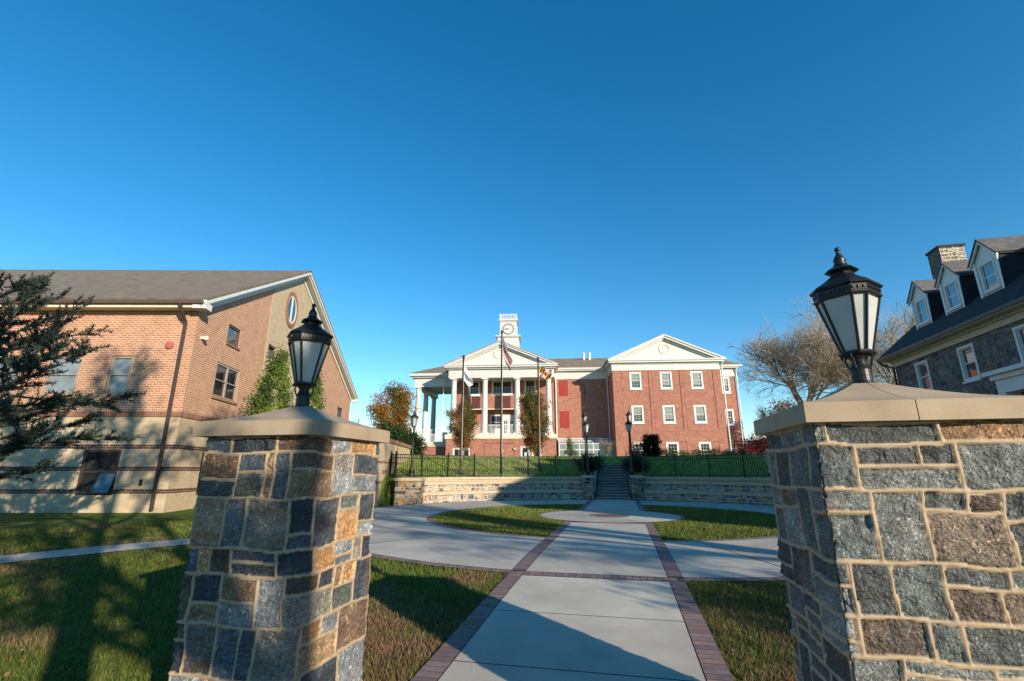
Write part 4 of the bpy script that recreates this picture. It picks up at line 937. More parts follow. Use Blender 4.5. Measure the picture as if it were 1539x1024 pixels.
# dormers
for yc in (26.15, 23.85, 21.58, 16.9, 14.6, 12.3):
    yc -= 6.4; hw = .66; xf = .80; zb, ze, za = 8.68, 10.22, 10.98
    fw = ((xf, yc, 0), (0, -1, 0), (-1, 0, 0)); mb = MB()
    wn = (-.42, .42, 8.86, 10.02)
    mb.wall(fw, -hw, hw, zb - .1, za, [wn], .08, clip=[(1, .87, hw + .87 * ze), (-1, .87, hw + .87 * ze)])
    d = mb.build('dormer', 'white_trim', SH)
    for s_ in (-1, 1):
        ck = MB(); xr = lambda z: -.62 + (z - 7.52) / sl
        ck.face([(xf, yc + s_ * hw, zb - .1), (xf, yc + s_ * hw, ze + .02), (xr(ze) + .1, yc + s_ * hw, ze + .02), (xr(zb), yc + s_ * hw, zb - .1)])
        ck.build('dormer_cheek', 'slate_dark', d)
    cb = MB()
    for s_ in (-1, 1): cb.fbox(fw, *sorted((s_ * hw, s_ * (hw - .13))), zb - .04, ze - .02, .002, .05)
    cb.fbox(fw, -hw - .03, hw + .03, zb - .12, zb - .04, -.1, .09)
    cb.build('corner_board', 'white_trim', d)
    r_ = MB(); xr = -.62 + (za + .06 - 7.52) / sl + .1; xe = -.62 + (ze - .08 - 7.52) / sl + .1
    for s_ in (-1, 1): r_.slab([(xf - .16, yc, za + .08), (xr, yc, za + .08), (xe, yc + s_ * (hw + .16), ze - .08), (xf - .16, yc + s_ * (hw + .16), ze - .08)], .06)
    r_.build('dormer_roof', 'slate_dormer', d)
    b_ = MB()
    for s_ in (-1, 1): b_.prism([(yc, za + .015), (yc + s_ * (hw + .12), ze - .13), (yc + s_ * (hw + .12), ze - .24), (yc, za - .13)], 0, xf - .12, xf - .06)
    for s_ in (-1, 1): b_.box(xf + .05, xe, *sorted((yc + s_ * (hw + .002), yc + s_ * (hw + .10))), ze - .13, ze - .03)
    b_.build('dormer_trim', 'white_trim', d)
    window(d, fw, *wn, mat='white_trim', glass='glass_sky', tw=.07, proud=.03, rec=.07, nx=1 if yc > 10 else 0, sash=.035, bar=.018)
# chimney
ch = thing('x', 'x', 'x') if False else None
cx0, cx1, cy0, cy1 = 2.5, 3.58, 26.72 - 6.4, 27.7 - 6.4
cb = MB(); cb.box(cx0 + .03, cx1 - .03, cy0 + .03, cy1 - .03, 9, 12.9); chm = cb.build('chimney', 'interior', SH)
PALC = [((.16, .14, .12), 3), ((.09, .085, .08), 2), ((.25, .21, .16), 2), ((.20, .17, .13), 2)]; MC = np.array((.55, .49, .38))
stone_sheet('stone_face', ((cx0, cy0, 0), (1, 0, 0), (0, -1, 0)), 0, cx1 - cx0, 9.2, 12.95, .02, chm, 8, (), bands=(.14, .24), cols=(.16, .42), pal=PALC, mort=MC, mw=.022)
stone_sheet('stone_face', ((cx0, cy1, 0), (0, -1, 0), (-1, 0, 0)), 0, cy1 - cy0, 9.2, 12.95, .02, chm, 9, (), bands=(.14, .24), cols=(.16, .42), pal=PALH, mort=np.array((.10, .09, .08)), mw=.022)  # shaded side: its shade is put into darker stones and mortar
cb = MB(); cb.box(cx0 - .06, cx1 + .06, cy0 - .06, cy1 + .06, 12.95, 13.06); cb.build('chimney_cap', 'joint_dark', chm)

# ================================================================== terraced seat walls, stairs, piers
def arc_block(mb, r0, r1, z0, z1, a0, a1, n, m=0):
    P = lambda r, t, z: (CX + r * math.cos(t), CY + r * math.sin(t), z)
    for k in range(n):
        a, b = a0 + (a1 - a0) * k / n, a0 + (a1 - a0) * (k + 1) / n
        g = (b - a) * .004
        mb.hexa([P(r0, a + g, z0), P(r1, a + g, z0), P(r1, b - g, z0), P(r0, b - g, z0)], [P(r0, a + g, z1), P(r1, a + g, z1), P(r1, b - g, z1), P(r0, b - g, z1)], m)
PALW = [((.13, .145, .155), 2.5), ((.08, .085, .095), 2), ((.24, .235, .22), 3), ((.20, .15, .11), 2), ((.33, .24, .15), 3), ((.38, .23, .12), 1.5), ((.30, .275, .23), 3)]
def seat_wall(a0, a1, label, seed):
    t = thing('terraced_seat_wall', label, 'retaining wall', (0, 0, 0), 0, 'terraced stone seat walls round the plaza')
    a0, a1 = R(a0), R(a1)
    for i, (r, z0, z1) in enumerate(((10.1, .30, .745), (10.5, .885, 1.225))):
        W = abs(a1 - a0) * r
        cv = lambda S, Z, H: np.stack([CX + (r - H) * np.cos(a0 + (a1 - a0) * S / W), CY + (r - H) * np.sin(a0 + (a1 - a0) * S / W), Z], -1)
        stone_sheet('stone_band', None, 0, W, z0, z1, .02, t, seed + i, (), bands=(.13, .22), cols=(.16, .46), pal=PALW, mort=np.array((.50, .42, .31)), curve=cv, mw=.016, relief=1.5)
    n = int(abs(a1 - a0) * 10.5 / 1.1)
    for (r0, r1, z0, z1) in ((10.04, 10.56, .745, .885), (10.44, 10.86, 1.225, 1.365), (10.78, 11.2, 1.375, 1.455), (10.72, 11.2, 1.46, 1.58)):
        mb = MB(); arc_block(mb, r0, r1, z0, z1, a0, a1, n); mb.build('coping', 'limestone', t)
    return t
seat_wall(157, 98.9, 'terraced stone seat wall with two bench ledges, left of the stairs in the sun', 61)
seat_wall(81.5, 24, 'terraced stone seat wall with two bench ledges, right of the stairs in shade', 71)
def stone_pier(x, y, sx, sy, h, rz, label, seed):
    t = thing('stone_pier', label, 'pier', (x, y, 0), rz)
    stone_shaft('shaft', 0, 0, sx, sy, .28, h - .12, t, seed, .022)
    mb = MB(); mb.box(-sx / 2 - .06, sx / 2 + .06, -sy / 2 - .06, sy / 2 + .06, h - .12, h); mb.build('cap', 'limestone', t); return t
stone_pier(-9.95, 22.4, 1.2, 1.15, 1.57, R(12), 'wide stone end pier of the sunlit seat wall, below the left lamp post', 81)
stone_pier(-1.88, 28.35, .58, .9, 1.66, 0, 'narrow stone pier at the left side of the stairs', 82)
stone_pier(.76, 28.35, .58, .9, 1.66, 0, 'narrow stone pier at the right side of the stairs', 83)
ST = thing('stone_stairs', 'grey stone stairs with a landing climbing between the two seat walls', 'stairs', (0, 0, 0))
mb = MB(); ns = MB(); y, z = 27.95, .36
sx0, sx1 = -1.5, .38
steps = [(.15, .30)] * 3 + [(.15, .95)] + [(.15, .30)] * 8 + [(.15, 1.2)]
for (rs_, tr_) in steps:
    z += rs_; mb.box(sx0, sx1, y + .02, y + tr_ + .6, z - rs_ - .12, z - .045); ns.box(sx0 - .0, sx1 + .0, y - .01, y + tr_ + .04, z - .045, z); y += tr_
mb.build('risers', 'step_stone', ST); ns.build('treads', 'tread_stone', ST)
for x in (-1.59, .47):
    mb = MB(); mb.prism([(28.85, .2), (33.2, .2), (33.2, 2.5), (32.7, 2.5), (28.85, 1.3)], 0, x - .08, x + .08); mb.build('cheek_wall', 'limestone', ST)
for x in (-1.42, .30):
    mb = MB(); pts = [(x, 28.0, 1.0), (x, 28.05, 1.38), (x, 28.9, 1.80), (x, 29.9, 1.86), (x, 32.6, 3.15), (x, 33.0, 3.15), (x, 33.05, 2.4)]; mb.tube(pts, .028, 8)
    for yy, z0, z1 in ((28.05, .5, 1.36), (29.0, .9, 1.8), (29.95, .9, 1.86), (31.3, 1.6, 2.5), (32.6, 2.2, 3.13)): mb.tube([(x, yy, z0), (x, yy, z1)], .022, 6)
    mb.build('handrail', 'black_iron', ST)

# ------------------------------------------------------------------ fences
def fence(pts, label, base=None, h=1.12, group='black iron fences above the seat walls'):
    """pts: 3-D post feet"""
    c = Vector(pts[0]); t = thing('iron_fence', label, 'fence', c, 0, group)
    L3 = [Vector(p) - c for p in pts]
    for p in L3:
        mb = MB(); mb.box(p.x - .036, p.x + .036, p.y - .036, p.y + .036, p.z - .15, p.z + h + .05); mb.lathe([(.03, 0), (.045, .015), (.02, .03), (.034, .06), (.02, .09), (.004, .11)], (p.x, p.y, p.z + h + .05), 8); mb.build('post', 'black_iron', t)
    for p, q in zip(L3, L3[1:]):
        mb = MB(); d = q - p; d2 = Vector((d.x, d.y, 0)); L_ = d2.length; d2.normalize(); sl = d.z / L_
        n2 = Vector((d2.y, -d2.x, 0))
        def bar(u0, u1, z0, z1, w):
            P = lambda u, s_, z_: p + d2 * u + n2 * (s_ * w) + Vector((0, 0, z_ + sl * u))
            mb.hexa([P(u0, 1, z0), P(u1, 1, z0), P(u1, -1, z0), P(u0, -1, z0)], [P(u0, 1, z1), P(u1, 1, z1), P(u1, -1, z1), P(u0, -1, z1)])
        for z_ in (.09, h - .19, h - .02): bar(.04, L_ - .04, z_, z_ + .04, .018)
        k = max(2, int(L_ / .115))
        for j in range(1, k): u = L_ * j / k; bar(u - .010, u + .010, .05, h - .021, .010)
        mb.build('picket_panel', 'black_iron', t)
    return t
def arc_posts(r, a0, a1, n, z=1.57): return [(CX + r * math.cos(R(a0 + (a1 - a0) * k / n)), CY + r * math.sin(R(a0 + (a1 - a0) * k / n)), z) for k in range(n + 1)]
fl_ = arc_posts(11.0, 157.5, 98.6, 7)
fl_ = [(-11.45, 23.3, 1.60), (-10.95, 22.75, 1.58)] + fl_
fence(fl_, 'black iron picket fence above the sunlit seat wall, left of the stairs')
fence(arc_posts(11.0, 81.2, 26, 6), 'black iron picket fence above the shaded seat wall, right of the stairs')
fence([(x, 37.5 - (x - 7.9) * .15, T(x, 37.5) + .02) for x in (7.9, 9.7, 11.5, 13.3)], 'black iron picket fence farther up the lawn, before the red shrub at the right', h=1.0)

# ------------------------------------------------------------------ lamp posts
def lamp_post(label):
    t = thing('lamp_post', label, 'street lamp', (0, 0, 0), 0, 'black lamp posts round the plaza')
    mb = MB(); mb.lathe([(.15, -.3), (.15, .05), (.13, .08), (.12, .30), (.135, .33), (.10, .40), (.075, .62), (.085, .66), (.06, .72), (.048, 1.6), (.040, 2.42), (.055, 2.44), (.06, 2.48), (.04, 2.52), (.05, 2.58)], n=12); mb.build('pole', 'black_iron', t, smooth=True)
    oc = lambda a, z, n=6: [(a * math.cos(TAU * (k + .5) / n), a * math.sin(TAU * (k + .5) / n), z) for k in range(n)]
    mb = MB(); mb.loft([oc(.10, 2.56), oc(.12, 2.60)]); B, Tt = oc(.11, 2.60), oc(.20, 3.02)
    for p, q in zip(B, Tt): mb.tube([p, q], .012, 5)
    mb.loft([oc(.205, 3.0), oc(.225, 3.01), oc(.225, 3.06), oc(.21, 3.07)]); mb.build('lantern_frame', 'black_iron', t)
    mb = MB(); mb.loft([oc(.104, 2.60), oc(.192, 3.01)], cap=False); mb.build('glass', 'frosted_glass', t)
    mb = MB(); mb.loft([oc(.235, 3.07), oc(.225, 3.09), oc(.15, 3.15), (oc(.08, 3.2)), oc(.07, 3.24), oc(.10, 3.25), oc(.05, 3.29), oc(.02, 3.31), oc(.035, 3.34), oc(.006, 3.44)]); mb.build('hood', 'black_iron', t)
    return t
lp0 = lamp_post('black lamp post behind the left end pier, beside the green hedge'); lp0.location = (-10.53, 23.79, 1.57)
for (x, y, lab) in ((-1.95, 29.35, 'nearer black lamp post left of the stairs'), (.52, 29.4, 'nearer black lamp post right of the stairs'), (-2.30, 33.3, 'farther black lamp post at the top of the stairs, in front of the red shutters'), (.66, 33.9, 'farther black lamp post at the stair top, in front of the brick pavilion')):
    c = copy_tree(lp0); c.location = (x, y, T(x, y) - .02); c['label'] = lab

# ------------------------------------------------------------------ flagpoles and flags
def flagpole(x, y, ztop, label):
    z0 = T(x, y); t = thing('flagpole', label, 'flagpole', (x, y, z0), 0, 'flagpoles on the green bank'); h = ztop - z0
    mb = MB(); mb.lathe([(.16, -.2), (.16, .02), (.13, .06), (.09, .09), (.072, .12), (.07, h * .4), (.045, h)], n=12); mb.build('pole', 'pole_bronze', t, smooth=True)
    mb = MB(); mb.lathe([(.03, h), (.08, h + .01), (.08, h + .05), (.03, h + .06), (.07, h + .10), (.09, h + .16), (.07, h + .22), (.01, h + .25)], n=12); mb.build('finial', 'pole_bronze', t, smooth=True)
    mb = MB(); mb.tube([(.075, -.02, .9), (.06, -.03, h * .5), (.055, -.02, h - .1)], .008, 4); mb.tube([(.075, -.02, 1.15), (.13, -.03, 1.2), (.13, -.03, 1.3), (.075, -.02, 1.35)], .012, 5); mb.build('halyard', 'white_trim', t); return t
flagpole(-7.02, 28.73, 10.35, 'tallest flagpole, in the middle, flying the striped flag'); flagpole(-8.88, 26.72, 8.35, 'flagpole on the left, flying a plain white flag'); flagpole(-4.96, 30.28, 8.85, 'flagpole on the right, flying the black, gold, red and white flag')
def flag(name, label, base, hoist, fly, shape, colour, nu=96, nv=60):
    s_, t_ = np.meshgrid(np.linspace(0, 1, nu), np.linspace(0, 1, nv)); P = shape(s_, t_) + np.array(base)
    o = np_mesh(name, P.reshape(-1, 3), grid_faces(nv, nu), 'cloth', colour(s_, t_).reshape(-1, 3), smooth=True)
    return tag(o, label, 'flag', 'flags on the flagpoles')
RT = np.array((math.cos(R(12.5)), math.sin(R(12.5)), 0.)); FWd = np.array((-RT[1], RT[0], 0.))
def vec(a, b, c): return a[..., None] * RT + b[..., None] * FWd + c[..., None] * np.array((0, 0, 1.))
def us_shape(s, t):     # t: 0 top of the hoist, s: 0 hoist to 1 fly; hangs in folds
    a = s * (.62 - .16 * t) + .05 * np.sin(9 * s + 7 * t) * s; b = .16 * np.sin(t * 10 + s * 5) * np.clip(s * 3, 0, 1) + .10 * s
    return vec(a + .05, b, -t * 1.25 * (1 - .55 * s) - s * 1.78 - .05 * np.sin(8 * t + 4 * s) * s)
def us_col(s, t):
    c = np.where((np.floor(t * 13) % 2 == 0)[..., None], np.array((.52, .03, .04)), np.array((.80, .78, .74)))
    can = (s < .4) & (t < 7 / 13); c[can] = (.025, .035, .11)
    su, tu = s / .4 * 6, t / (7 / 13) * 5; st = can & (np.hypot((su % 1 - .5), (tu % 1 - .5)) < .24); c[st] = (.75, .75, .75); return c
flag('striped_flag', 'red and white striped flag with a starred blue canton hanging from the tallest flagpole', (-7.02, 28.73, 10.25), 1.2, 2, us_shape, us_col)
def wh_shape(s, t):
    a = s * (.52 - .10 * t) + .05 * np.sin(7 * s + 5 * t) * s; b = .13 * np.sin(t * 9 + s * 5) * np.clip(s * 3, 0, 1)
    return vec(a + .05, b, -t * .95 * (1 - .35 * s) - s * 1.0 - .05 * np.sin(7 * t) * s)
flag('white_flag', 'plain white flag hanging from the left flagpole', (-8.88, 26.72, 8.05), 1, 1.5, wh_shape, lambda s, t: np.tile(np.array((.72, .73, .76)), s.shape + (1,)))
def md_shape(s, t):
    a = s * (.84 - .05 * t); b = .10 * np.sin(s * 9 + t * 3) * np.clip(s * 3, 0, 1)
    return vec(a + .05, b, -t * .74 * (1 - .25 * s) - s * .24 - .05 * np.sin(9 * s + 2))
def md_col(s, t):
    c = np.zeros(s.shape + (3,)); G, K, Rd, Wh = (.62, .38, .03), (.012, .012, .012), (.45, .03, .03), (.78, .77, .74)
    q = (s < .5) == (t < .5); u, v = (s * 2) % 1, (t * 2) % 1
    stripe = (np.floor(u * 6) % 2 == 0); bend = np.abs(v - u) < .28; gold = stripe ^ bend
    c[q] = np.where(gold[..., None], np.array(G), np.array(K))[q]
    quad = (u < .5) == (v < .5); cross = (np.abs(u - .5) < .10) & (np.abs(v - .5) < .42) | (np.abs(v - .5) < .10) & (np.abs(u - .5) < .42)
    for (cx_, cy_) in ((.5, .1), (.5, .9), (.1, .5), (.9, .5)): cross |= np.hypot(u - cx_, v - cy_) < .11
    wr = quad ^ cross; c[~q] = np.where(wr[..., None], np.array(Wh), np.array(Rd))[~q]; return c
flag('quartered_flag', 'black, gold, red and white quartered flag flying from the right flagpole', (-4.96, 30.28, 8.45), .9, 1, md_shape, md_col, 120, 72)

# ================================================================== trees and shrubs
class Tubes:
    def __init__(s): s.V, s.F, s.n = [], [], 0
    def add(s, pts, rads, k=4):
        pts = np.asarray(pts, float); d = np.gradient(pts, axis=0); d /= np.linalg.norm(d, axis=1)[:, None] + 1e-9
        a = np.array((0, 0, 1.)) if abs(d[0, 2]) < .85 else np.array((1., 0, 0)); u = np.cross(d, a); u /= np.linalg.norm(u, axis=1)[:, None] + 1e-9; v = np.cross(d, u)
        t = TAU * np.arange(k) / k; ring = pts[:, None] + (u[:, None] * np.cos(t)[None, :, None] + v[:, None] * np.sin(t)[None, :, None]) * np.asarray(rads)[:, None, None]
        m = len(pts); i = np.arange(m * k).reshape(m, k) + s.n; j = np.roll(i, -1, 1)
        s.F.append(np.stack([i[:-1], j[:-1], j[1:], i[1:]], -1).reshape(-1, 4)); s.V.append(ring.reshape(-1, 3)); s.n += m * k
    def build(s, name, mat, parent): return np_mesh(name, np.concatenate(s.V), np.concatenate(s.F), mat, None, parent, smooth=True)
def unit(v): return v / (np.linalg.norm(v) + 1e-9)
def bough(p, d, L, n, rg, wob=.12, up=.0):
    pts = [np.array(p, float)]; d = unit(np.array(d, float))
    for k in range(n): d = unit(d + rg.normal(size=3) * wob + np.array((0, 0, up / n))); pts.append(pts[-1] + d * L / n)
    return np.array(pts), d
def fork(rg, big, tw, tips, p, d, L, r, lvl, mx, nch, ang, up, shrink):
    n = 4 if lvl < 2 else 3; pts, de = bough(p, d, L, n, rg, .13 if lvl else .05, up); rads = np.linspace(r, r * .62, n + 1) if lvl < mx else np.linspace(r, r * .35, n + 1)
    (big if lvl < 3 else tw).add(pts, rads, 7 if lvl == 0 else 5 if lvl < 3 else 3)
    if lvl >= mx: tips.append(pts); return
    c = nch[lvl]
    for k in range(c):
        t = 1.0 if k == 0 else rg.uniform(.35 if lvl else .62, 1.0); i = min(int(t * n), n - 1); b = pts[i] + (pts[i + 1] - pts[i]) * (t * n - i)
        dl = unit(pts[i + 1] - pts[i]); a = rg.normal(size=3); a = unit(a - dl * a.dot(dl)); th = R(ang[lvl]) * rg.uniform(.65, 1.25) * (.45 if k == 0 else 1)
        fork(rg, big, tw, tips, b, dl * math.cos(th) + a * math.sin(th), L * shrink * rg.uniform(.75, 1.15), r * (.72 if k == 0 else .55), lvl + 1, mx, nch, ang, up, shrink)
def leaf_cols(P, pal, rg, sc=.9, seed=1):
    k = fbm(P[:, 0] * sc + P[:, 2] * .6, P[:, 1] * sc - P[:, 2] * sc, seed, 3); k = np.clip((k - .28) / .44 + rg.normal(0, .14, len(P)), 0, .999); pal = np.array(pal); i = k * (len(pal) - 1); j = i.astype(int); f = (i - j)[:, None]
    return (pal[j] * (1 - f) + pal[j + 1] * f) * (.7 + .6 * rg.random((len(P), 1)))
def fork_tree(name, label, loc, h, seed, mx=5, nch=(5, 4, 4, 4, 3), ang=(28, 38, 42, 45, 48), trunk=.30, tr=.16, up=.25, shrink=.68, leaves=0, lsize=.12, pal=None, bark='bark', twig='twig', group=None, cat='tree', twr=None):
    rg = np.random.default_rng(seed); t = thing(name, label, cat, loc, 0, group); big, tw, tips = Tubes(), Tubes(), []
    fork(rg, big, tw, tips, (0, 0, -.2), (0, 0, 1), h * trunk, tr, 0, mx, nch, ang, up, shrink)
    big.build('trunk', bark, t)
    if tw.n: tw.build('branches', twig, t)
    if leaves:
        A = np.concatenate([p[1:] for p in tips]); P = A[rg.integers(0, len(A), leaves)] + rg.normal(0, lsize * 1.1, (leaves, 3)); V, F = cards(P, np.full(leaves, lsize), rg); np_mesh('crown', V, F, 'leaf', np.repeat(leaf_cols(P, pal, rg, seed=seed), 4, 0), t)
    return t
def oval_tree(name, label, loc, h, base, width, seed, leaves, lsize, pal, prof=None, nb=46, elev=(35, 60), tr=.09, group=None, cat='tree', gap=.42, bark='bark', inner=.35):
    """central trunk with ascending limbs; leaves in clumps along the limbs"""
    rg = np.random.default_rng(seed); t = thing(name, label, cat, loc, 0, group); big, tw = Tubes(), Tubes()
    prof = prof or (lambda q: (math.sin(math.pi * (q * .86 + .10))) ** .8)
    pts, _ = bough((0, 0, -.2), (0, 0, 1), h * .93 + .2, 8, rg, .03); big.add(pts, np.linspace(tr, tr * .15, 9), 7); P = []
    for k in range(nb):
        q = (k + rg.random()) / nb; z = base + (h - base) * q * .96; az = k * 2.4 + rg.normal(0, .3); e = R(elev[0] + (elev[1] - elev[0]) * q); L = width / 2 * max(.08, prof(q)) * rg.uniform(.75, 1.15) / max(.4, math.cos(e)) * .92
        i = min(int((z + .2) / (h * .93 + .2) * 8), 7); p0 = pts[i] + (pts[i + 1] - pts[i]) * (((z + .2) / (h * .93 + .2) * 8) - i); p0[2] = z - L * math.sin(e) * .6
        if p0[2] < base * .5: p0[2] = base * .5
        b, _ = bough(p0, (math.cos(az) * math.cos(e), math.sin(az) * math.cos(e), math.sin(e)), L, 4, rg, .10, .1); (big if k % 2 else tw).add(b, np.linspace(tr * .32, tr * .05, 5), 4)
        nl = int(leaves / nb * (L / (width / 2) + .3) * 1.1)
        for c in range(4 + int(L * 2)):
            u = rg.uniform(inner, 1.04); m_ = u * 4; j = min(int(m_), 3); cpt = b[j] + (b[j + 1] - b[j]) * (m_ - j) + rg.normal(0, .10 * width / 2, 3)
            tw.add([b[j], cpt], [tr * .06, tr * .02], 3); P.append(cpt + rg.normal(0, gap * width * .13, (max(3, nl // (4 + int(L * 2))), 3)))
    P = np.concatenate(P); P = P[P[:, 2] > base * .55]; big.build('trunk', bark, t)
    if tw.n: tw.build('branches', 'twig', t)
    V, F = cards(P, np.full(len(P), lsize), rg); np_mesh('crown', V, F, 'leaf', np.repeat(leaf_cols(P, pal, rg, 1.6 / width * 2, seed), 4, 0), t); return t
AUT = [(.075, .09, .024), (.12, .125, .03), (.18, .145, .032), (.23, .125, .03), (.23, .085, .026)]
AUT2 = [(.10, .09, .02), (.18, .13, .028), (.28, .16, .03), (.36, .19, .035), (.32, .12, .028)]
GRN = [(.05, .09, .02), (.08, .14, .028), (.12, .18, .04), (.16, .21, .055)]
DKG = [(.008, .018, .010), (.014, .028, .012), (.022, .040, .016)]
DKG2 = [(.02, .045, .014), (.035, .07, .02), (.055, .095, .026)]
RED = [(.10, .012, .018), (.20, .02, .03), (.32, .03, .045)]
HOL = [(.08, .13, .025), (.14, .21, .035), (.22, .29, .055), (.33, .36, .10), (.42, .38, .17)]
oval_tree('autumn_tree', 'tall autumn tree with orange and olive leaves behind the green hedge, left', (-21.8, 44.4, 2.9), 7.0, .7, 4.9, 3, 15000, .16, AUT2, nb=70, group=None)
oval_tree('pear_tree', 'slim young tree with thin rusty leaves in front of the left portico columns', (-13.75, 42.0, 2.95), 5.0, .9, 2.7, 4, 6500, .13, AUT, nb=60, tr=.07, gap=.42)
oval_tree('pear_tree', 'fuller young tree with olive and rust leaves in front of the right portico column', (-7.36, 42.4, 2.95), 5.8, .7, 3.1, 5, 11500, .13, AUT, nb=76, tr=.08, gap=.42)
cone = lambda q: (1 - q) ** .95 * (.75 + .25 * math.sin(q * 21)) + .03
for (x, y, z0, h, w, sd, lab) in ((-14.65, 16.75, .36, 6.7, 2.5, 6, 'light green conical evergreen against the brick gable, leftmost of three'), (-16.35, 21.0, .9, 6.6, 2.0, 7, 'light green conical evergreen behind the left lantern, middle of three'), (-16.35, 24.0, 1.6, 5.9, 2.0, 8, 'light green conical evergreen right of the left lantern, before the brick gable')):
    oval_tree('conical_evergreen', lab, (x, y, z0), h, .3, w, sd, 12000, .11, HOL, cone, nb=90, elev=(25, 65), tr=.07, group='conical evergreens along the gable', gap=.42, inner=.25)
def shrub(name, label, loc, rx, ry, h, seed, leaves, lsize, pal, group=None, cat='shrub', box=False):
    rg = np.random.default_rng(seed); t = thing(name, label, cat, loc, 0, group); st = Tubes(); P = []
    for k in range(9):
        a = rg.random() * TAU; r = rg.uniform(.2, .8); st.add([(0, 0, -.1), (math.cos(a) * rx * r * .5, math.sin(a) * ry * r * .5, h * .4), (math.cos(a) * rx * r, math.sin(a) * ry * r, h * .8)], [.03, .02, .008], 4)
    n = leaves; d = rg.normal(size=(n, 3)); d /= np.linalg.norm(d, axis=1)[:, None]
    if box: d = d / np.maximum(np.abs(d).max(1), .02)[:, None] * .92
    k = np.clip((fbm(d[:, 0] * 2.4 + d[:, 2] * 2.2 + 5, d[:, 1] * 2.4 - d[:, 2] * 1.3, seed, 4) - .5) * 2.6 + .5, 0, 1.1); rr = (rg.random(n) ** .3)[:, None] * (k[:, None] * .62 + .50) + rg.normal(0, .035, (n, 1))
    P = d * rr * np.array((rx, ry, h * .55)) + np.array((0, 0, h * .47)); P = P[P[:, 2] > .0]
    st.build('stems', 'bark', t); V, F = cards(P, np.full(len(P), lsize), rg); np_mesh('foliage', V, F, 'leaf', np.repeat(leaf_cols(P, pal, rg, 1.4, seed), 4, 0), t); return t
shrub('laurel_hedge', 'large rounded green hedge behind the left lamp post', (-13.95, 31.2, 2.4), 1.2, 1.5, 2.25, 21, 6000, .12, DKG2)
shrub('laurel_hedge', 'dark green hedge running back along the beige wall, left', (-16.4, 33.5, 2.5), 1.7, 2.0, 3.0, 22, 7000, .14, DKG2)
shrub('round_shrub', 'dark rounded shrub behind the fence, left of the stairs', (-1.98, 30.75, 1.75), 1.0, .8, 1.2, 23, 5200, .07, DKG, 'dark rounded shrubs beside the stairs')
shrub('round_shrub', 'dark rounded shrub behind the fence, right of the stairs', (.85, 30.7, 1.75), 1.0, .8, 1.05, 24, 5200, .07, DKG, 'dark rounded shrubs beside the stairs')
shrub('upright_shrub', 'blue green upright evergreen with a rounded top, right of the stairs', (.86, 32.9, 2.2), .5, .5, 1.55, 25, 2600, .06, [(.02, .045, .04), (.03, .07, .06), (.045, .09, .08)])
oval_tree('upright_shrub', 'tall dark holly before the lower pavilion window, right of the stairs', (2.1, 35.2, 2.5), 1.75, .1, 1.5, 26, 7000, .09, DKG, nb=36, tr=.04, cat='shrub')
oval_tree('small_conifer', 'small yellow green conical conifer in front of the glazed vestibule', (-4.2, 42.1, 2.9), 1.8, .1, 1.6, 27, 2600, .08, GRN, cone, nb=40, tr=.04)
fork_tree('bare_shrub', 'small leafless ornamental tree in front of the glazed vestibule', (-1.2, 44.8, 2.95), 4.6, 28, 4, (7, 4, 4, 4), (34, 34, 40, 40), .16, .06, .15, .78, bark='bark_pale', twig='bark_pale')
shrub('red_shrub', 'bright red autumn shrub by the right end of the brick hall', (11.6, 45.7, 2.9), 1.9, 1.6, 2.2, 29, 4200, .13, RED)
for k in range(8):
    f = k / 7; x, y = 1.6 + 9.2 * f, 46.6 + 1.4 * f
    shrub('foundation_shrub', ['low green foundation shrub below the pavilion, nearest the vestibule', 'low green foundation shrub below the pavilion, second from the vestibule', 'low green foundation shrub below the pavilion, third from the vestibule', 'low green foundation shrub below the pavilion, fourth from the vestibule', 'low green foundation shrub below the pavilion, fourth from the red shrub', 'low green foundation shrub below the pavilion, third from the red shrub', 'low green foundation shrub below the pavilion, second from the red shrub', 'low green foundation shrub below the pavilion, nearest the red shrub'][k], (x, y, T(x, y)), .85, .7, .75 + .25 * ((k * 7) % 3) / 2, 40 + k, 900, .09, DKG2 if k % 3 else GRN, 'foundation shrubs below the pavilion')
# bare trees beyond the stone house
BT = dict(bark='bark_pale', twig='twig')
fork_tree('bare_tree', 'large leafless tree with a broad tan crown, left of the right lantern', (26.3, 75.5, 3.2), 37, 31, 6, (6, 5, 5, 4, 4, 4), (36, 40, 42, 44, 48, 50), .21, .36, .16, .76, **BT)
fork_tree('bare_tree', 'leafless tree with pale limbs between the right lantern and the stone house', (33.0, 71.5, 3.2), 33, 32, 6, (6, 5, 5, 4, 4, 3), (34, 40, 42, 44, 48, 50), .22, .34, .16, .76, **BT)
fork_tree('bare_tree', 'thin small leafless tree beside the brick hall, left of the large bare tree', (22.0, 80.0, 3.2), 13, 33, 5, (5, 4, 4, 4, 3), (30, 36, 40, 42, 45), .24, .2, .2, .70, **BT)
fork_tree('bare_tree', 'thin leafless tree with grey twigs left of the orange autumn tree', (-27.5, 48.0, 2.6), 7.0, 34, 5, (5, 4, 4, 3, 3), (30, 36, 40, 42, 45), .26, .14, .2, .70, **BT)
oval_tree('rust_tree', 'rust brown tree behind the right pillar cap, below the large bare tree', (17.9, 58.0, 3.1), 6.2, 1.2, 4.6, 35, 2600, .2, [(.10, .05, .025), (.17, .08, .035), (.22, .11, .05)], nb=40)
shrub('background_shrub', 'brown hedge behind the red shrub at the right', (15.5, 56.0, 3.1), 3.4, 1.5, 2.4, 36, 3000, .2, [(.06, .04, .025), (.10, .06, .035), (.07, .07, .03)])
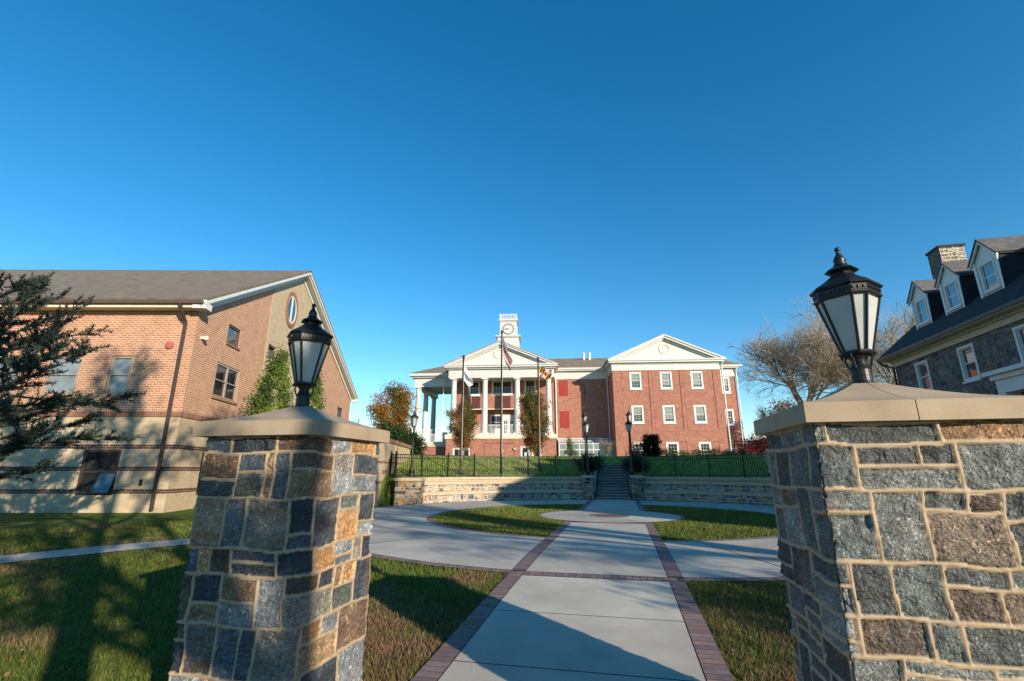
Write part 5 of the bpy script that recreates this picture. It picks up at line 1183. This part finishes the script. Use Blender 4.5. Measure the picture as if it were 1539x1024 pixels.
# ------------------------------------------------------------------ cedar at the left edge
def cedar(loc, h, seed, label):
    rg = np.random.default_rng(seed); t = thing('blue_cedar', label, 'tree', loc); big, tw = Tubes(), Tubes(); N_ = []; D_ = []
    pts, _ = bough((0, 0, -.2), (0, 0, 1), h, 9, rg, .04); big.add(pts, np.linspace(.17, .02, 10), 8)
    nb = 54
    for k in range(nb):
        q = (k + .5) / nb; z = 1.15 + (h - 1.45) * q; L = (1.2 + 2.25 * math.sin(math.pi * min(q * 1.15 + .12, 1)) ** .8) * rg.uniform(.6, 1.1); az = k * 2.399 + rg.normal(0, .2); e = R(8 + 14 * q + rg.normal(0, 5))
        i = min(int((z + .2) / h * 9), 8); p0 = pts[i].copy(); p0[2] = z; d = np.array((math.cos(az) * math.cos(e), math.sin(az) * math.cos(e), math.sin(e)))
        b, _ = bough(p0, d, L, 7, rg, .10, .25); big.add(b, np.linspace(.045 * (1 - q * .6), .006, 8), 5)
        ns = int(7 + L * 9)
        for c in range(ns):
            u = rg.uniform(.18, 1.0); m_ = u * 7; j = min(int(m_), 6); p1 = b[j] + (b[j + 1] - b[j]) * (m_ - j); dl = unit(b[j + 1] - b[j]); s_ = np.cross(dl, (0, 0, 1.)) * rg.choice((-1, 1))
            d2 = unit(dl * .75 + s_ * rg.uniform(.3, 1.0) + np.array((0, 0, rg.uniform(-.15, .45)))); l2 = rg.uniform(.22, .55) * (1.15 - .45 * u) * (1 + L * .12)
            tt, _ = bough(p1, d2, l2, 4, rg, .16, .2); tw.add(tt, np.linspace(.009, .003, 5), 3)
            for f in range(int(l2 * 140)):
                w = rg.random() * 4; j2 = min(int(w), 3); N_.append(tt[j2] + (tt[j2 + 1] - tt[j2]) * (w - j2)); D_.append(unit(unit(tt[j2 + 1] - tt[j2]) * .5 + rg.normal(size=3) * .55 + np.array((0, 0, .3))))
    N_, D_ = np.array(N_), np.array(D_); n = len(N_); sd = np.cross(D_, rg.normal(size=(n, 3))); sd /= np.linalg.norm(sd, axis=1)[:, None]; L_ = (.055 + .05 * rg.random(n))[:, None]; w = .006 + .005 * rg.random((n, 1))
    V = np.stack([N_ - sd * w, N_ + sd * w, N_ + D_ * L_ + sd * w * .6, N_ + D_ * L_ - sd * w * .6], 1).reshape(-1, 3)
    c = leaf_cols(N_, [(.016, .032, .024), (.030, .055, .040), (.055, .085, .058)], rg, .9, seed)
    big.build('trunk', 'bark', t); tw.build('branches', 'bark', t); np_mesh('needles', V, np.arange(n * 4).reshape(-1, 4), 'needle', np.repeat(c, 4, 0), t); return t
cedar((-14.4, 8.15, .33), 6.3, 50, 'dark blue green cedar with level branches before the brick building, far left')
# trees behind and beside the viewer whose shade falls across the lawns
LS = [(.06, .05, .02), (.10, .07, .02), (.14, .08, .025)]
SHP = dict(mx=5, nch=(6, 4, 4, 4, 3), ang=(34, 38, 40, 42, 45), up=.2, pal=LS, group=None)
fork_tree('shade_tree', 'half bare tree standing behind the viewer on the right lawn', (8.6, -5.2, -.3), 16, 61, trunk=.42, tr=.20, shrink=.54, leaves=3200, lsize=.17, **SHP)
fork_tree('shade_tree', 'tall half bare tree standing right of the path before the stone house', (21.5, -3.2, -.2), 22, 62, trunk=.46, tr=.28, shrink=.52, leaves=1500, lsize=.17, **SHP)
fork_tree('shade_tree', 'tall half bare tree standing far behind the viewer', (11.0, -26.5, -.43), 25, 63, trunk=.36, tr=.36, shrink=.64, leaves=12000, lsize=.22, **SHP)
fork_tree('shade_tree', 'tall tree with a long clean trunk close beside the viewer', (3.4, -2.9, -.1), 20, 65, trunk=.44, tr=.22, shrink=.50, leaves=5000, lsize=.16, **SHP)
oval_tree('shade_shrub', 'dense small tree on the right lawn near the stone house, out of view', (13.7, -2.0, -.05), 5.1, .3, 5.4, 64, 12000, .13, AUT, nb=50)

# unseen tree belt added behind the viewer to darken window reflections
rg = np.random.default_rng(90); n = 16000; a = np.radians(rg.uniform(185, 365, n)); r = rg.uniform(75, 105, n); hh = 7.5 + 3.5 * np.sin(a * 23) + 2 * np.sin(a * 57)
P = np.stack([r * np.cos(a), r * np.sin(a), -.4 + hh * rg.random(n) ** .7], 1); V, F = cards(P, np.full(n, 1.5), rg)
tag(np_mesh('reflection_woods', V, F, 'leaf', np.repeat(leaf_cols(P, [(.05, .05, .02), (.09, .07, .03), (.12, .08, .03)], rg, .1, 9), 4, 0)), 'unseen brown tree belt added far behind the viewer for window reflections', 'woods', kind='stuff')
